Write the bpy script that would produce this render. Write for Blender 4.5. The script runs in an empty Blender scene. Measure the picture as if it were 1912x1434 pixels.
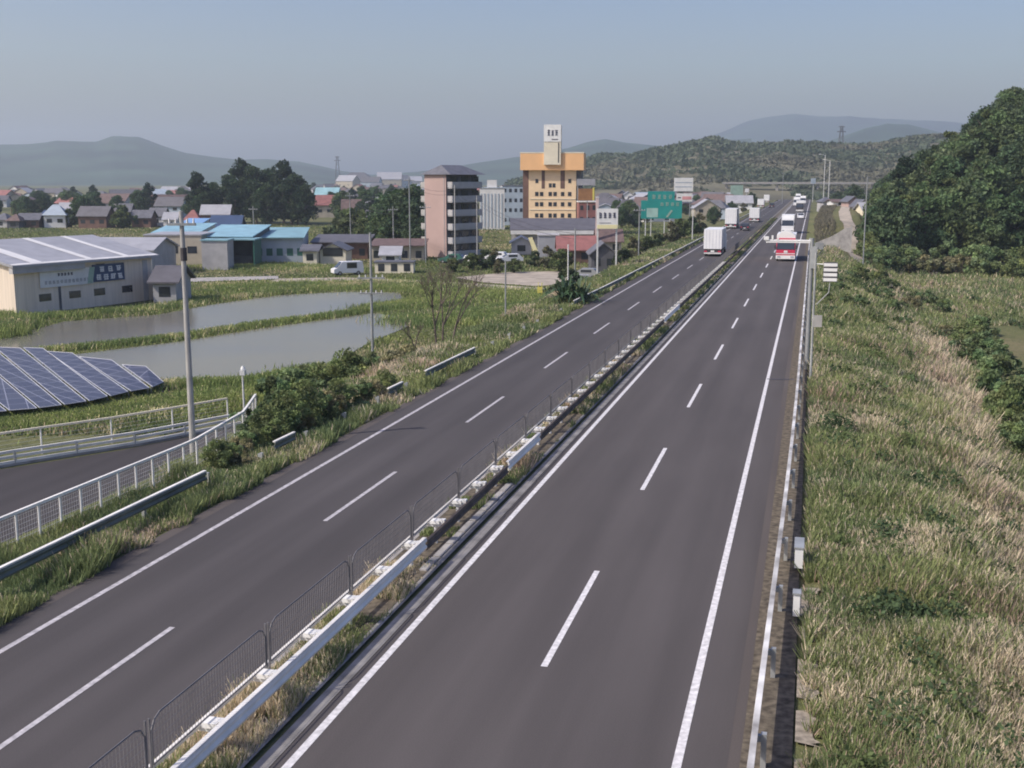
import bpy, bmesh, math, random
import numpy as np
from mathutils import Vector
random.seed(7); rng = np.random.default_rng(7)
SC = bpy.context.scene; COL = SC.collection
R = math.radians

# ------------------------------------------------------------------ camera, world, sun
H = 10.5; FPX = 2160.0; CX, CY = 956.0, 717.0
TH = math.atan((CY-336)/FPX); PS = math.atan((1521-CX)*math.cos(TH)/FPX)
AF = (-math.sin(PS)*math.cos(TH), math.cos(PS)*math.cos(TH), -math.sin(TH))
AR = (math.cos(PS), math.sin(PS), 0.0)
AU = (-math.sin(PS)*math.sin(TH), math.cos(PS)*math.sin(TH), math.cos(TH))
cam = bpy.data.cameras.new('camera'); camo = bpy.data.objects.new('camera', cam); COL.objects.link(camo)
camo.location = (0, 0, H); camo.rotation_euler = (R(90)-TH, 0, PS)
cam.sensor_width = 36; cam.lens = 36*FPX/1912; cam.clip_end = 20000; cam.clip_start = 0.3
SC.camera = camo
SUN = Vector((-0.80, -0.60, 0)).normalized(); SEL = R(44)
w = bpy.data.worlds.new('World'); SC.world = w; w.use_nodes = True
nt = w.node_tree; bgn = nt.nodes['Background']
sky = nt.nodes.new('ShaderNodeTexSky'); sky.sky_type = 'NISHITA'; sky.sun_disc = False
sky.sun_elevation = SEL; sky.sun_rotation = math.atan2(SUN.x, SUN.y)
sky.air_density = 1.2; sky.dust_density = 3.0; sky.ozone_density = 1.6
hs = nt.nodes.new('ShaderNodeHueSaturation'); hs.inputs['Saturation'].default_value = 1.32
hs.inputs['Hue'].default_value = 0.515
tint = nt.nodes.new('ShaderNodeMix'); tint.data_type = 'RGBA'; tint.blend_type = 'MULTIPLY'
tint.inputs[0].default_value = 1.0; tint.inputs[7].default_value = (1.0, 0.955, 1.03, 1)
nt.links.new(sky.outputs[0], hs.inputs['Color']); nt.links.new(hs.outputs[0], tint.inputs[6])
nt.links.new(tint.outputs[2], bgn.inputs[0]); bgn.inputs[1].default_value = 0.122
sl = bpy.data.lights.new('sun', 'SUN'); sl.energy = 3.5; sl.angle = R(0.6); sl.color = (1.0, 0.94, 0.86)
so = bpy.data.objects.new('sun', sl); COL.objects.link(so)
sd = Vector((SUN.x*math.cos(SEL), SUN.y*math.cos(SEL), math.sin(SEL)))
so.rotation_euler = sd.to_track_quat('Z', 'Y').to_euler(); so.location = (-60, -40, 80)
SC.view_settings.view_transform = 'Standard'; SC.view_settings.look = 'None'
SC.view_settings.exposure = 0.28; SC.view_settings.gamma = 1
SC.render.engine = 'CYCLES'; SC.cycles.filter_width = 1.9
SC.cycles.max_bounces = 5; SC.cycles.transparent_max_bounces = 8

# ------------------------------------------------------------------ helpers
def gp(px, py, z=0.0):
    a = (px-CX)/FPX; b = -(py-CY)/FPX
    d = [AF[i]+a*AR[i]+b*AU[i] for i in range(3)]; t = (z-H)/d[2]
    return (d[0]*t, d[1]*t)
def at(px, D, z=-3.0):
    "world x, y of a point at bearing px, distance D along the view and height z"
    b = ((z-H)/D-AF[2])/AU[2]; a = (px-CX)/FPX
    return (D*(AF[0]+a*AR[0]+b*AU[0]), D*(AF[1]+a*AR[1]+b*AU[1]))
def zat(py, D):
    return H+D*(AF[2]-(py-CY)/FPX*AU[2])
def hsh(a):
    a = np.sin(a)*43758.5453; return a-np.floor(a)
def vn(x, y, s=1.0, seed=0.0):
    x = np.asarray(x, float)/s+seed*17.3; y = np.asarray(y, float)/s-seed*9.1
    xi = np.floor(x); yi = np.floor(y); fx = x-xi; fy = y-yi
    fx = fx*fx*(3-2*fx); fy = fy*fy*(3-2*fy)
    h = lambda i, j: hsh(i*127.1+j*311.7)
    return (h(xi, yi)*(1-fx)+h(xi+1, yi)*fx)*(1-fy)+(h(xi, yi+1)*(1-fx)+h(xi+1, yi+1)*fx)*fy
def ss(a, b, x):
    t = np.clip((np.asarray(x, float)-a)/(b-a), 0, 1); return t*t*(3-2*t)
def bear(x, y):
    "bearing (as a direction, in photo columns) and distance along the view of a ground point"
    D = -math.sin(PS)*x+math.cos(PS)*y; s = math.cos(PS)*x+math.sin(PS)*y
    D = np.maximum(D, 1.0); return CX+FPX*s/D*0.985, D
def hg(x, y):
    "ground height"
    x = np.asarray(x, float); y = np.asarray(y, float)
    px, D = bear(x, y)
    low = -3.0+2.2*ss(380, 800, y)
    L = -0.06-0.2*ss(18.6, 21.0, -x)
    L = L+(low-L)*ss(22.6, 28.5, -x)
    lowr = -4.0+4.6*ss(195, 255, y)
    Rr = -0.06-0.25*ss(0.5, 3.0, x)
    Rr = Rr+(lowr-Rr)*ss(2.0, 14.0, x)
    Rr = Rr+(0.25*(vn(x, y, 3.0, 1)-.5)+0.5*(vn(x, y, 9.0, 2)-.5))*ss(1, 4, x)
    hill = ss(1640, 1950, px)*ss(200, 262, D)*(24+0*x)+3*ss(1615, 1700, px)*ss(190, 230, D)
    Rr = Rr+np.where(x > 5, hill, 0)
    mound = 3.4*ss(206, 218, y)*ss(0.6, 2.5, x)*(1-ss(8.5, 13, x))*(1-ss(330, 420, y))
    Rr = Rr+mound
    z = np.where(x < -9, L, Rr)
    return np.where((x > -18.6) & (x < 0.5), -0.06, z)
def hz(x, y): return float(hg(x, y))

class MB:
    def __init__(s): s.v = []; s.f = []
    def poly(s, pts):
        n = len(s.v); s.v += [tuple(p) for p in pts]; s.f.append(tuple(range(n, n+len(pts)))); return s
    def box(s, x0, y0, z0, x1, y1, z1):
        n = len(s.v)
        s.v += [(x0,y0,z0),(x1,y0,z0),(x1,y1,z0),(x0,y1,z0),(x0,y0,z1),(x1,y0,z1),(x1,y1,z1),(x0,y1,z1)]
        s.f += [tuple(n+i for i in q) for q in ((0,3,2,1),(4,5,6,7),(0,1,5,4),(1,2,6,5),(2,3,7,6),(3,0,4,7))]; return s
    def tube(s, p, q, r0, r1=None, n=8):
        r1 = r0 if r1 is None else r1; p = Vector(p); q = Vector(q); d = (q-p).normalized()
        u = d.cross(Vector((0,0,1)) if abs(d.z) < .9 else Vector((1,0,0))).normalized(); v = d.cross(u)
        b = len(s.v)
        for c, r in ((p, r0), (q, r1)):
            for i in range(n):
                a = 2*math.pi*i/n; s.v.append(tuple(c+u*(r*math.cos(a))+v*(r*math.sin(a))))
        for i in range(n): j = (i+1) % n; s.f.append((b+i, b+j, b+n+j, b+n+i))
        s.f.append(tuple(b+i for i in reversed(range(n)))); s.f.append(tuple(b+n+i for i in range(n))); return s
    def sweep(s, prof, path):
        "profile (dx, dz) swept along world path of (x, y, z); dx across to the right of travel"
        m = len(prof); b = len(s.v)
        for i, P in enumerate(path):
            A = path[max(i-1, 0)]; B = path[min(i+1, len(path)-1)]
            dx, dy = B[0]-A[0], B[1]-A[1]; l = math.hypot(dx, dy) or 1; nx, ny = dy/l, -dx/l
            for (a, c) in prof: s.v.append((P[0]+nx*a, P[1]+ny*a, P[2]+c))
        for i in range(len(path)-1):
            for k in range(m):
                k2 = (k+1) % m; s.f.append((b+i*m+k, b+i*m+k2, b+(i+1)*m+k2, b+(i+1)*m+k))
        s.f.append(tuple(b+k for k in reversed(range(m)))); s.f.append(tuple(b+(len(path)-1)*m+k for k in range(m)))
        return s
    def prismx(s, prof, x0, x1):
        "profile in (y, z) extruded along x"
        m = len(prof); b = len(s.v)
        for X in (x0, x1): s.v += [(X, p[0], p[1]) for p in prof]
        for k in range(m): k2 = (k+1) % m; s.f.append((b+k, b+m+k, b+m+k2, b+k2))
        s.f.append(tuple(b+k for k in range(m))); s.f.append(tuple(b+m+k for k in reversed(range(m)))); return s
    def prismy(s, prof, y0, y1):
        m = len(prof); b = len(s.v)
        for Y in (y0, y1): s.v += [(p[0], Y, p[1]) for p in prof]
        for k in range(m): k2 = (k+1) % m; s.f.append((b+k, b+k2, b+m+k2, b+m+k))
        s.f.append(tuple(b+k for k in reversed(range(m)))); s.f.append(tuple(b+m+k for k in range(m))); return s
    def mesh(s, name, m):
        me = bpy.data.meshes.new(name); me.from_pydata(s.v, [], s.f)
        bm = bmesh.new(); bm.from_mesh(me); bmesh.ops.recalc_face_normals(bm, faces=bm.faces); bm.to_mesh(me); bm.free()
        me.materials.append(m); return me
    def build(s, name, m, parent=None, smooth=False):
        me = s.mesh(name, m)
        if smooth: me.polygons.foreach_set('use_smooth', [True]*len(me.polygons))
        o = bpy.data.objects.new(name, me); COL.objects.link(o)
        if parent: o.parent = parent
        return o
def tag(o, label=None, cat=None, group=None, kind=None):
    if label: o['label'] = label
    if cat: o['category'] = cat
    if group: o['group'] = group
    if kind: o['kind'] = kind
    return o
def thing(name, label, cat, loc=(0, 0, 0), rz=0.0, group=None):
    o = bpy.data.objects.new(name, None); COL.objects.link(o); o.location = loc; o.rotation_euler = (0, 0, rz)
    o.empty_display_size = 0.2
    return tag(o, label, cat, group)
def dup(o, parent=None):
    c = o.copy(); COL.objects.link(c); c.parent = parent
    for ch in o.children: dup(ch, c)
    return c
def npmesh(name, V, F, mat, col=None):
    "numpy mesh: V (n,3), F (m,k)"
    k = F.shape[1]; me = bpy.data.meshes.new(name)
    me.vertices.add(len(V)); me.vertices.foreach_set('co', V.astype(np.float32).ravel())
    me.loops.add(F.size); me.loops.foreach_set('vertex_index', F.astype(np.int32).ravel())
    me.polygons.add(len(F)); me.polygons.foreach_set('loop_start', np.arange(0, F.size, k, dtype=np.int32))
    me.polygons.foreach_set('loop_total', np.full(len(F), k, dtype=np.int32))
    me.update(calc_edges=True)
    if col is not None:
        a = me.color_attributes.new('Col', 'FLOAT_COLOR', 'POINT')
        c = np.ones((len(V), 4), np.float32); c[:, :3] = col; a.data.foreach_set('color', c.ravel())
    me.materials.append(mat); return me
def link(name, me, parent=None):
    o = bpy.data.objects.new(name, me); COL.objects.link(o); o.parent = parent; return o

# ------------------------------------------------------------------ materials
def mat(name, c, rough=0.7, var=0.12, scale=0.6, metal=0.0, stretch=(1, 1, 1), bump=0.0, spec=0.4, c2=None, bscale=None, detail=4):
    m = bpy.data.materials.new(name); m.use_nodes = True; n = m.node_tree; b = n.nodes['Principled BSDF']
    b.inputs['Roughness'].default_value = rough; b.inputs['Metallic'].default_value = metal
    b.inputs['Specular IOR Level'].default_value = spec
    g = n.nodes.new('ShaderNodeNewGeometry'); mp = n.nodes.new('ShaderNodeMapping')
    mp.inputs['Scale'].default_value = stretch; n.links.new(g.outputs['Position'], mp.inputs['Vector'])
    nz = n.nodes.new('ShaderNodeTexNoise'); nz.inputs['Scale'].default_value = scale; nz.inputs['Detail'].default_value = detail
    n.links.new(mp.outputs[0], nz.inputs['Vector'])
    r = n.nodes.new('ShaderNodeValToRGB'); r.color_ramp.elements[0].position = 0.32; r.color_ramp.elements[1].position = 0.68
    lo = tuple(x*(1-var) for x in c); hi = c2 if c2 else tuple(min(1, x*(1+var)) for x in c)
    r.color_ramp.elements[0].color = (*lo, 1); r.color_ramp.elements[1].color = (*hi, 1)
    n.links.new(nz.outputs[0], r.inputs[0]); n.links.new(r.outputs[0], b.inputs['Base Color'])
    if bump:
        bp = n.nodes.new('ShaderNodeBump'); bp.inputs['Strength'].default_value = bump
        nb = n.nodes.new('ShaderNodeTexNoise'); nb.inputs['Scale'].default_value = bscale or scale*8; nb.inputs['Detail'].default_value = 5
        n.links.new(mp.outputs[0], nb.inputs['Vector'])
        n.links.new(nb.outputs[0], bp.inputs['Height']); n.links.new(bp.outputs[0], b.inputs['Normal'])
    return m
def leafmat(name, mult=1.0):
    m = bpy.data.materials.new(name); m.use_nodes = True; n = m.node_tree; b = n.nodes['Principled BSDF']
    b.inputs['Roughness'].default_value = 0.75; b.inputs['Specular IOR Level'].default_value = 0.2
    a = n.nodes.new('ShaderNodeAttribute'); a.attribute_name = 'Col'
    t = n.nodes.new('ShaderNodeBsdfTranslucent'); mx = n.nodes.new('ShaderNodeMixShader'); mx.inputs[0].default_value = 0.34
    n.links.new(a.outputs['Color'], b.inputs['Base Color']); n.links.new(a.outputs['Color'], t.inputs['Color'])
    out = n.nodes['Material Output']
    n.links.new(b.outputs[0], mx.inputs[1]); n.links.new(t.outputs[0], mx.inputs[2]); n.links.new(mx.outputs[0], out.inputs['Surface'])
    return m
M = {}
M['leaf'] = leafmat('leaf'); M['bark'] = mat('bark', (.13, .10, .085), .9, .3, 3)
M['concrete'] = mat('concrete', (.34, .32, .30), .85, .25, 1.5, bump=.2)
M['pole'] = mat('pole_concrete', (.36, .35, .33), .8, .15, 2)
M['polew'] = mat('pole_white', (.62, .62, .60), .5, .08, 2)
M['poleg'] = mat('pole_grey', (.30, .31, .31), .5, .1, 2, metal=.3)
M['darkm'] = mat('dark_metal', (.05, .045, .05), .6, .3, 3)
M['white'] = mat('white_paint', (.78, .77, .74), .45, .06, 1.2)
M['railw'] = mat('rail_white', (.80, .77, .71), .4, .12, 1.0, bump=.05)
M['brownrail'] = mat('brown_rail', (.10, .078, .065), .85, .35, 2.5)  # plain dark brown with random tone variation
M['railshade'] = mat('rail_shaded_face', (.13, .145, .12), .6, .3, 1.2)  # shade of the road-facing beam side put into the colour
M['railr'] = mat('rail_patchy', (.30, .28, .26), .6, .45, .9, c2=(.78, .77, .75), stretch=(1, .9, 1))
M['litter'] = mat('leaf_litter', (.085, .068, .048), .95, .45, 5, c2=(.17, .14, .10), bump=.4)
M['galv'] = mat('galvanised', (.42, .43, .42), .45, .15, 2, metal=.4)
M['glass'] = mat('window_glass', (.03, .035, .045), .15, .3, .8, spec=.8)
M['black'] = mat('rubber_black', (.02, .02, .02), .8, .2, 4)
M['mark'] = mat('road_marking', (.62, .60, .595), .6, .24, 7, bump=.1, detail=10)
M['markold'] = mat('road_marking_worn', (.42, .40, .41), .7, .32, 6, detail=8)
M['curb'] = mat('kerb', (.25, .235, .22), .9, .3, 1.4, bump=.2)
M['pink'] = mat('pink_tile', (.40, .285, .255), .7, .06, .4)
M['cream'] = mat('cream_wall', (.74, .67, .52), .7, .08, .6)
M['orange'] = mat('orange_wall', (.82, .48, .23), .6, .05, .3)
M['hotel'] = mat('hotel_cream', (.80, .60, .38), .6, .06, .4)
M['brownw'] = mat('brown_wall', (.15, .085, .065), .7, .2, .6)
M['greyw'] = mat('grey_wall', (.40, .39, .39), .75, .12, .8)
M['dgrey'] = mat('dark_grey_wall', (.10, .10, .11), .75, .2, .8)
M['bluew'] = mat('pale_blue_wall', (.36, .42, .48), .7, .1, .5)
M['wwall'] = mat('white_wall', (.70, .69, .67), .6, .08, .7)
M['ware'] = mat('warehouse_wall', (.70, .60, .49), .7, .10, .5, stretch=(6, 6, .3))
M['beigew'] = mat('beige_wall', (.42, .37, .29), .8, .12, .7)
M['tile'] = mat('grey_roof_tile', (.12, .12, .135), .55, .2, 1.0)
M['tileb'] = mat('brown_roof', (.14, .095, .085), .7, .2, 1.0)
M['tiler'] = mat('red_roof', (.26, .11, .10), .7, .15, 1.0)
M['slate'] = mat('slate_roof', (.11, .105, .115), .6, .15, .7)
M['lroof'] = mat('light_grey_roof', (.34, .34, .36), .5, .1, .7)
M['blue'] = mat('blue_sheet_roof', (.20, .36, .60), .45, .12, .5)
M['sky_b'] = mat('light_blue_sheet_roof', (.25, .43, .50), .45, .15, .5)
M['teal'] = mat('teal_sheet_roof', (.22, .38, .42), .45, .15, .4)
M['green'] = mat('sign_green', (.02, .28, .25), .4, .08, .5)
M['navy'] = mat('sign_navy', (.035, .065, .14), .5, .1, .5)
M['sgrn'] = mat('shed_green', (.03, .12, .09), .6, .15, .6)
M['red'] = mat('red_paint', (.52, .035, .08), .35, .06, .6)
M['ink'] = mat('sign_ink', (.05, .05, .08), .5, .1, 1)
M['yel'] = mat('yellow_paint', (.72, .62, .14), .5, .08, 1)
M['paley'] = mat('pale_yellow_sign', (.82, .74, .42), .5, .04, 1)
M['frame'] = mat('panel_frame', (.36, .37, .41), .4, .1, 1)
M['soil'] = mat('dirt_track', (.36, .31, .25), .95, .25, .5, bump=.3)
M['tank'] = mat('white_body', (.80, .80, .80), .35, .04, 1)
M['truckside'] = mat('silver_side', (.55, .56, .60), .4, .06, 1)
def asphalt(name, c, xs, seed):
    m = bpy.data.materials.new(name); m.use_nodes = True; n = m.node_tree; b = n.nodes['Principled BSDF']; L = n.links.new
    b.inputs['Roughness'].default_value = .85; b.inputs['Specular IOR Level'].default_value = .3
    g = n.nodes.new('ShaderNodeNewGeometry'); sp = n.nodes.new('ShaderNodeSeparateXYZ'); L(g.outputs['Position'], sp.inputs[0])
    def noise(stretch, scale, det):
        mp = n.nodes.new('ShaderNodeMapping'); mp.inputs['Scale'].default_value = stretch; mp.inputs['Location'].default_value = (seed, 0, 0)
        L(g.outputs['Position'], mp.inputs['Vector']); z = n.nodes.new('ShaderNodeTexNoise'); z.inputs['Scale'].default_value = scale
        z.inputs['Detail'].default_value = det; L(mp.outputs[0], z.inputs['Vector']); return z.outputs[0]
    a = noise((1, .04, 1), 1.6, 3); f = noise((1, 1, 1), 34, 8); p = noise((1, .25, 1), .35, 4)
    # wheel-worn tracks run along the lanes
    w_ = n.nodes.new('ShaderNodeMath'); w_.operation = 'SUBTRACT'; w_.inputs[1].default_value = xs; L(sp.outputs[0], w_.inputs[0])
    w2 = n.nodes.new('ShaderNodeMath'); w2.operation = 'MULTIPLY'; w2.inputs[1].default_value = 2*math.pi/1.72; L(w_.outputs[0], w2.inputs[0])
    w3 = n.nodes.new('ShaderNodeMath'); w3.operation = 'COSINE'; L(w2.outputs[0], w3.inputs[0])
    def mad(x, k, c0):
        q = n.nodes.new('ShaderNodeMath'); q.operation = 'MULTIPLY_ADD'; q.inputs[1].default_value = k; q.inputs[2].default_value = c0
        L(x, q.inputs[0]); return q.outputs[0]
    s = mad(a, .5, .25)
    def add(x, y):
        q = n.nodes.new('ShaderNodeMath'); q.operation = 'ADD'; L(x, q.inputs[0]); L(y, q.inputs[1]); return q.outputs[0]
    s = add(s, mad(f, .8, -.40)); s = add(s, mad(p, .7, -.35)); s = add(s, mad(w3.outputs[0], .085, 0))
    r = n.nodes.new('ShaderNodeValToRGB'); r.color_ramp.elements[0].position = .15; r.color_ramp.elements[1].position = .85
    r.color_ramp.elements[0].color = (*[x*.74 for x in c], 1); r.color_ramp.elements[1].color = (*[x*1.26 for x in c], 1)
    L(s, r.inputs[0]); L(r.outputs[0], b.inputs['Base Color'])
    bp = n.nodes.new('ShaderNodeBump'); bp.inputs['Strength'].default_value = .15; L(f, bp.inputs['Height']); L(bp.outputs[0], b.inputs['Normal'])
    return m
M['roadR'] = asphalt('asphalt_right', (.079, .070, .068), -7.0, 0)
M['roadL'] = asphalt('asphalt_left', (.066, .0595, .0595), -15.8, 40)
M['side'] = asphalt('asphalt_side', (.046, .041, .042), -30, 80)
M['should'] = asphalt('asphalt_shoulder', (.088, .075, .069), -1.4, 13)

def groundmat():
    m = bpy.data.materials.new('ground'); m.use_nodes = True; n = m.node_tree; b = n.nodes['Principled BSDF']; L = n.links.new
    b.inputs['Roughness'].default_value = .95; b.inputs['Specular IOR Level'].default_value = .15
    g = n.nodes.new('ShaderNodeNewGeometry')
    def nz(s, d):
        z = n.nodes.new('ShaderNodeTexNoise'); z.inputs['Scale'].default_value = s; z.inputs['Detail'].default_value = d
        L(g.outputs['Position'], z.inputs['Vector']); return z.outputs[0]
    r = n.nodes.new('ShaderNodeValToRGB'); e = r.color_ramp.elements
    e[0].position = .30; e[0].color = (.080, .092, .038, 1); e[1].position = .72; e[1].color = (.20, .165, .095, 1)
    k = e.new(.5); k.color = (.125, .130, .056, 1)
    ad = n.nodes.new('ShaderNodeMath'); ad.operation = 'MULTIPLY_ADD'; ad.inputs[1].default_value = .35
    L(nz(1.6, 6), ad.inputs[0]); m2 = n.nodes.new('ShaderNodeMath'); m2.operation = 'MULTIPLY'; m2.inputs[1].default_value = .65
    L(nz(.05, 5), m2.inputs[0]); L(m2.outputs[0], ad.inputs[2]); L(ad.outputs[0], r.inputs[0]); L(r.outputs[0], b.inputs['Base Color'])
    bp = n.nodes.new('ShaderNodeBump'); bp.inputs['Strength'].default_value = .6; bp.inputs['Distance'].default_value = .3
    L(nz(2.5, 6), bp.inputs['Height']); L(bp.outputs[0], b.inputs['Normal']); return m
M['ground'] = groundmat()
def watermat():
    m = bpy.data.materials.new('paddy_water'); m.use_nodes = True; n = m.node_tree; b = n.nodes['Principled BSDF']; L = n.links.new
    b.inputs['Roughness'].default_value = .17; b.inputs['IOR'].default_value = 1.36
    g = n.nodes.new('ShaderNodeNewGeometry'); z = n.nodes.new('ShaderNodeTexNoise'); z.inputs['Scale'].default_value = .045; z.inputs['Detail'].default_value = 3
    L(g.outputs['Position'], z.inputs['Vector']); r = n.nodes.new('ShaderNodeValToRGB'); e = r.color_ramp.elements
    e[0].position = .42; e[0].color = (.155, .145, .118, 1); e[1].position = .6; e[1].color = (.20, .175, .105, 1)
    L(z.outputs[0], r.inputs[0]); L(r.outputs[0], b.inputs['Base Color'])
    w_ = n.nodes.new('ShaderNodeTexNoise'); w_.inputs['Scale'].default_value = 3; L(g.outputs['Position'], w_.inputs['Vector'])
    bp = n.nodes.new('ShaderNodeBump'); bp.inputs['Strength'].default_value = .05; L(w_.outputs[0], bp.inputs['Height']); L(bp.outputs[0], b.inputs['Normal'])
    return m
M['water'] = watermat()

# ------------------------------------------------------------------ terrain
def axis(segs):
    o = []
    for a, b, s in segs: o += list(np.arange(a, b, s))
    return np.array(o+[segs[-1][1]])
X = axis([(-5000, -1000, 250), (-1000, -200, 40), (-200, -30, 5), (-30, -18.6, .6), (-18.6, .5, 4.775), (.5, 30, .7), (30, 160, 4), (160, 1000, 40), (1000, 5000, 250)])
Y = axis([(-60, 10, 7), (10, 130, 1.0), (130, 300, 2.5), (300, 900, 20), (900, 7000, 300)])
gx, gy = np.meshgrid(X, Y); zz = hg(gx, gy)
V = np.stack([gx.ravel(), gy.ravel(), zz.ravel()], 1); nx_, ny_ = len(X), len(Y)
ii = (np.arange(ny_-1)[:, None]*nx_+np.arange(nx_-1)[None, :]).ravel()
F = np.stack([ii, ii+1, ii+nx_+1, ii+nx_], 1)
me = npmesh('ground', V, F, M['ground']); me.polygons.foreach_set('use_smooth', [True]*len(F))
tag(link('ground', me), kind='structure')

def strip(name, x0, x1, y0, y1, z, m, step=20):
    b = MB(); ys = list(np.arange(y0, y1, step))+[y1]
    for a, c in zip(ys[:-1], ys[1:]): b.poly([(x0, a, z), (x1, a, z), (x1, c, z), (x0, c, z)])
    return tag(b.build(name, m), kind='structure')
YE = 1500
strip('road', -9.12, -1.08, 0, YE, 0.0, M['roadR'])
strip('road', -18.15, -11.25, 0, YE, 0.0, M['roadL'])
strip('pavement', -9.42, -9.12, 0, YE, 0.012, M['curb'])
strip('pavement', -9.72, -9.56, 0, YE, 0.02, M['curb'])
strip('pavement', -1.08, -0.12, 0, 205, -0.002, M['should'])
strip('pavement', -18.55, -18.15, 0, YE, -0.004, M['should'])
strip('pavement', -11.25, -11.0, 0, YE, 0.012, M['curb'])
strip('median_ground', -11.0, -9.72, 0, YE, .004, M['litter'])
strip('verge_ground', -.86, .06, 0, 205, .008, M['litter'])
# pale slab strip along the right guardrail, broken up by plants
b = MB()
for y0, y1 in ((14, 20.6), (21.0, 22.6), (23.0, 25.1), (27.6, 29.9), (30.6, 33.8)):
    q_ = [(.1, y0+random.uniform(0, .3))]+[(.48+random.uniform(-.08, .12), y0+(y1-y0)*j/16) for j in range(17)]+[(.1, y1-random.uniform(0, .3))]; b.poly([(x_, y_, .012) for x_, y_ in q_])
M['slabs'] = mat('weathered_slab', (.27, .23, .18), .95, .4, 6, bump=.4, detail=8)
tag(b.build('pavement', M['slabs']), kind='structure')
b = MB()
for k in range(8):
    y = 28.6+k*1.2; b.box(-9.98, y, -.05, -9.75, y+1.1, .05)
    if k % 3 != 1: b.box(-10.0+.0, y, -.05, -9.99, y+1.1, .03)
tag(b.build('pavement', M['concrete']), kind='structure')
# markings
b = MB()
for x, w_ in ((-8.82, .17), (-1.97, .17)):
    for a in range(0, 1500, 15): b.poly([(x-w_/2, a, .006), (x+w_/2, a, .006), (x+w_/2, a+15, .006), (x-w_/2, a+15, .006)])
for k in range(-1, 90):
    y = 23.3+15.15*k; b.poly([(-5.28-.075, y, .006), (-5.28+.075, y, .006), (-5.28+.075, y+6.5, .006), (-5.28-.075, y+6.5, .006)])
tag(b.build('road_marking', M['mark']), kind='structure')
b = MB()
for a in range(0, 1500, 15): b.poly([(-17.44, a, .006), (-17.28, a, .006), (-17.28, a+15, .006), (-17.44, a+15, .006)])
for k in range(-1, 90):
    y = 16.9+15.4*k; b.poly([(-14.36-.07, y, .006), (-14.36+.07, y, .006), (-14.36+.07, y+6.4, .006), (-14.36-.07, y+6.4, .006)])
tag(b.build('road_marking', M['markold']), kind='structure')
# expansion joint crossing the right shoulder
b = MB(); b.poly([(-2.0, 62.4, .009), (-.6, 62.6, .009), (-.6, 62.85, .009), (-2.0, 62.65, .009)])
tag(b.build('road_joint', M['darkm']), kind='structure')

PONDS = []
def ground_patch(name, pix, z, m, seg=None):
    p = [(*gp(px, py, z), z) for px, py in pix]; b = MB()
    if 'water' in name or 'path' in name: PONDS.append([(q[0], q[1]) for q in p]); b.poly(p)
    return tag(b.build(name, m), kind='structure')
# side road at the lower left, between the two fences
P0 = [(-23, 5), (-27.2, 20), (-27.4, 60), (-30.4, 56.2), (-33.3, 50.2), (-36.6, 45.2), (-41, 38), (-52, 20), (-58, 5)]
b = MB(); b.poly([(x, y, -2.93) for x, y in [(-27.6, 5), (-27.6, 57), (-29.2, 57.8), (-30.6, 55.6), (-33.3, 50.2), (-36.6, 45.2), (-41, 38), (-52, 20), (-58, 5)]])
tag(b.build('side_road', M['side']), kind='structure')
# flooded paddies with their bunds
ground_patch('paddy_water', [(20, 628), (120, 600), (290, 588), (400, 568), (520, 551), (640, 545), (745, 546), (760, 566), (700, 574), (600, 588), (470, 605), (330, 627), (200, 642), (60, 655), (-200, 680), (-260, 640)], -2.96, M['water'])
ground_patch('paddy_water', [(-60, 672), (120, 664), (340, 637), (480, 614), (600, 598), (700, 584), (760, 594), (770, 606), (690, 640), (600, 690), (480, 716), (330, 722), (200, 735), (0, 745)], -2.95, M['water'])
M['fieldd'] = mat('dry_field', (.19, .15, .085), .95, .3, .4, bump=.3)
M['fieldg'] = mat('green_field', (.085, .105, .035), .95, .3, .25, bump=.4)
ground_patch('field', [(-100, 905), (-100, 860), (260, 790), (480, 757), (620, 742), (560, 790), (430, 812)], -2.955, M['fieldd'])
ground_patch('field', [(1858, 592), (2000, 590), (2050, 760), (1900, 730), (1872, 660)], -3.6, M['fieldd'])
ground_patch('field', [(0, 430), (310, 430), (330, 442), (280, 452), (0, 452)], -2.95, M['fieldg'])
ground_patch('dirt_path', [(520, 520), (640, 518), (760, 522), (900, 530), (1020, 538), (1025, 545), (880, 540), (760, 530), (640, 525), (500, 526)], -2.93, M['soil'])
ground_patch('dirt_path', [(850, 518), (950, 508), (1060, 506), (1080, 528), (1000, 534), (900, 527)], -2.925, M['soil'])
ground_patch('dirt_path', [(300, 520), (520, 515), (520, 521), (300, 528)], -2.93, M['concrete'])
# dirt track climbing beside the right bank, following the ground
def ribbon(name, pts, wid, m, lift=.08, n=40):
    b = MB(); P = []
    for i in range(n+1):
        t = i/n*(len(pts)-1); k = min(int(t), len(pts)-2); f = t-k
        P.append((pts[k][0]*(1-f)+pts[k+1][0]*f, pts[k][1]*(1-f)+pts[k+1][1]*f))
    Q = []
    for i, (x, y) in enumerate(P):
        A = P[max(i-1, 0)]; B = P[min(i+1, n)]; dx, dy = B[0]-A[0], B[1]-A[1]; l = math.hypot(dx, dy)
        q = []
        for s in (-1, 0, 1):
            xx = x+dy/l*wid/2*s; yy = y-dx/l*wid/2*s; q.append((xx, yy, hz(xx, yy)+lift))
        Q.append(q)
    for a, c in zip(Q[:-1], Q[1:]):
        for j in (0, 1): b.poly([a[j], a[j+1], c[j+1], c[j]])
    return tag(b.build(name, m, smooth=True), kind='structure')
PATH = [at(1608, 170, -4), at(1592, 195, -3), at(1578, 222, -1), at(1574, 260, 0), at(1580, 330, 1)]
ribbon('dirt_path', [at(1608, 170, -4), at(1592, 195, -3), at(1578, 222, -1), at(1574, 260, 0), at(1580, 330, 1)], 2.3, M['soil'], .14)
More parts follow.
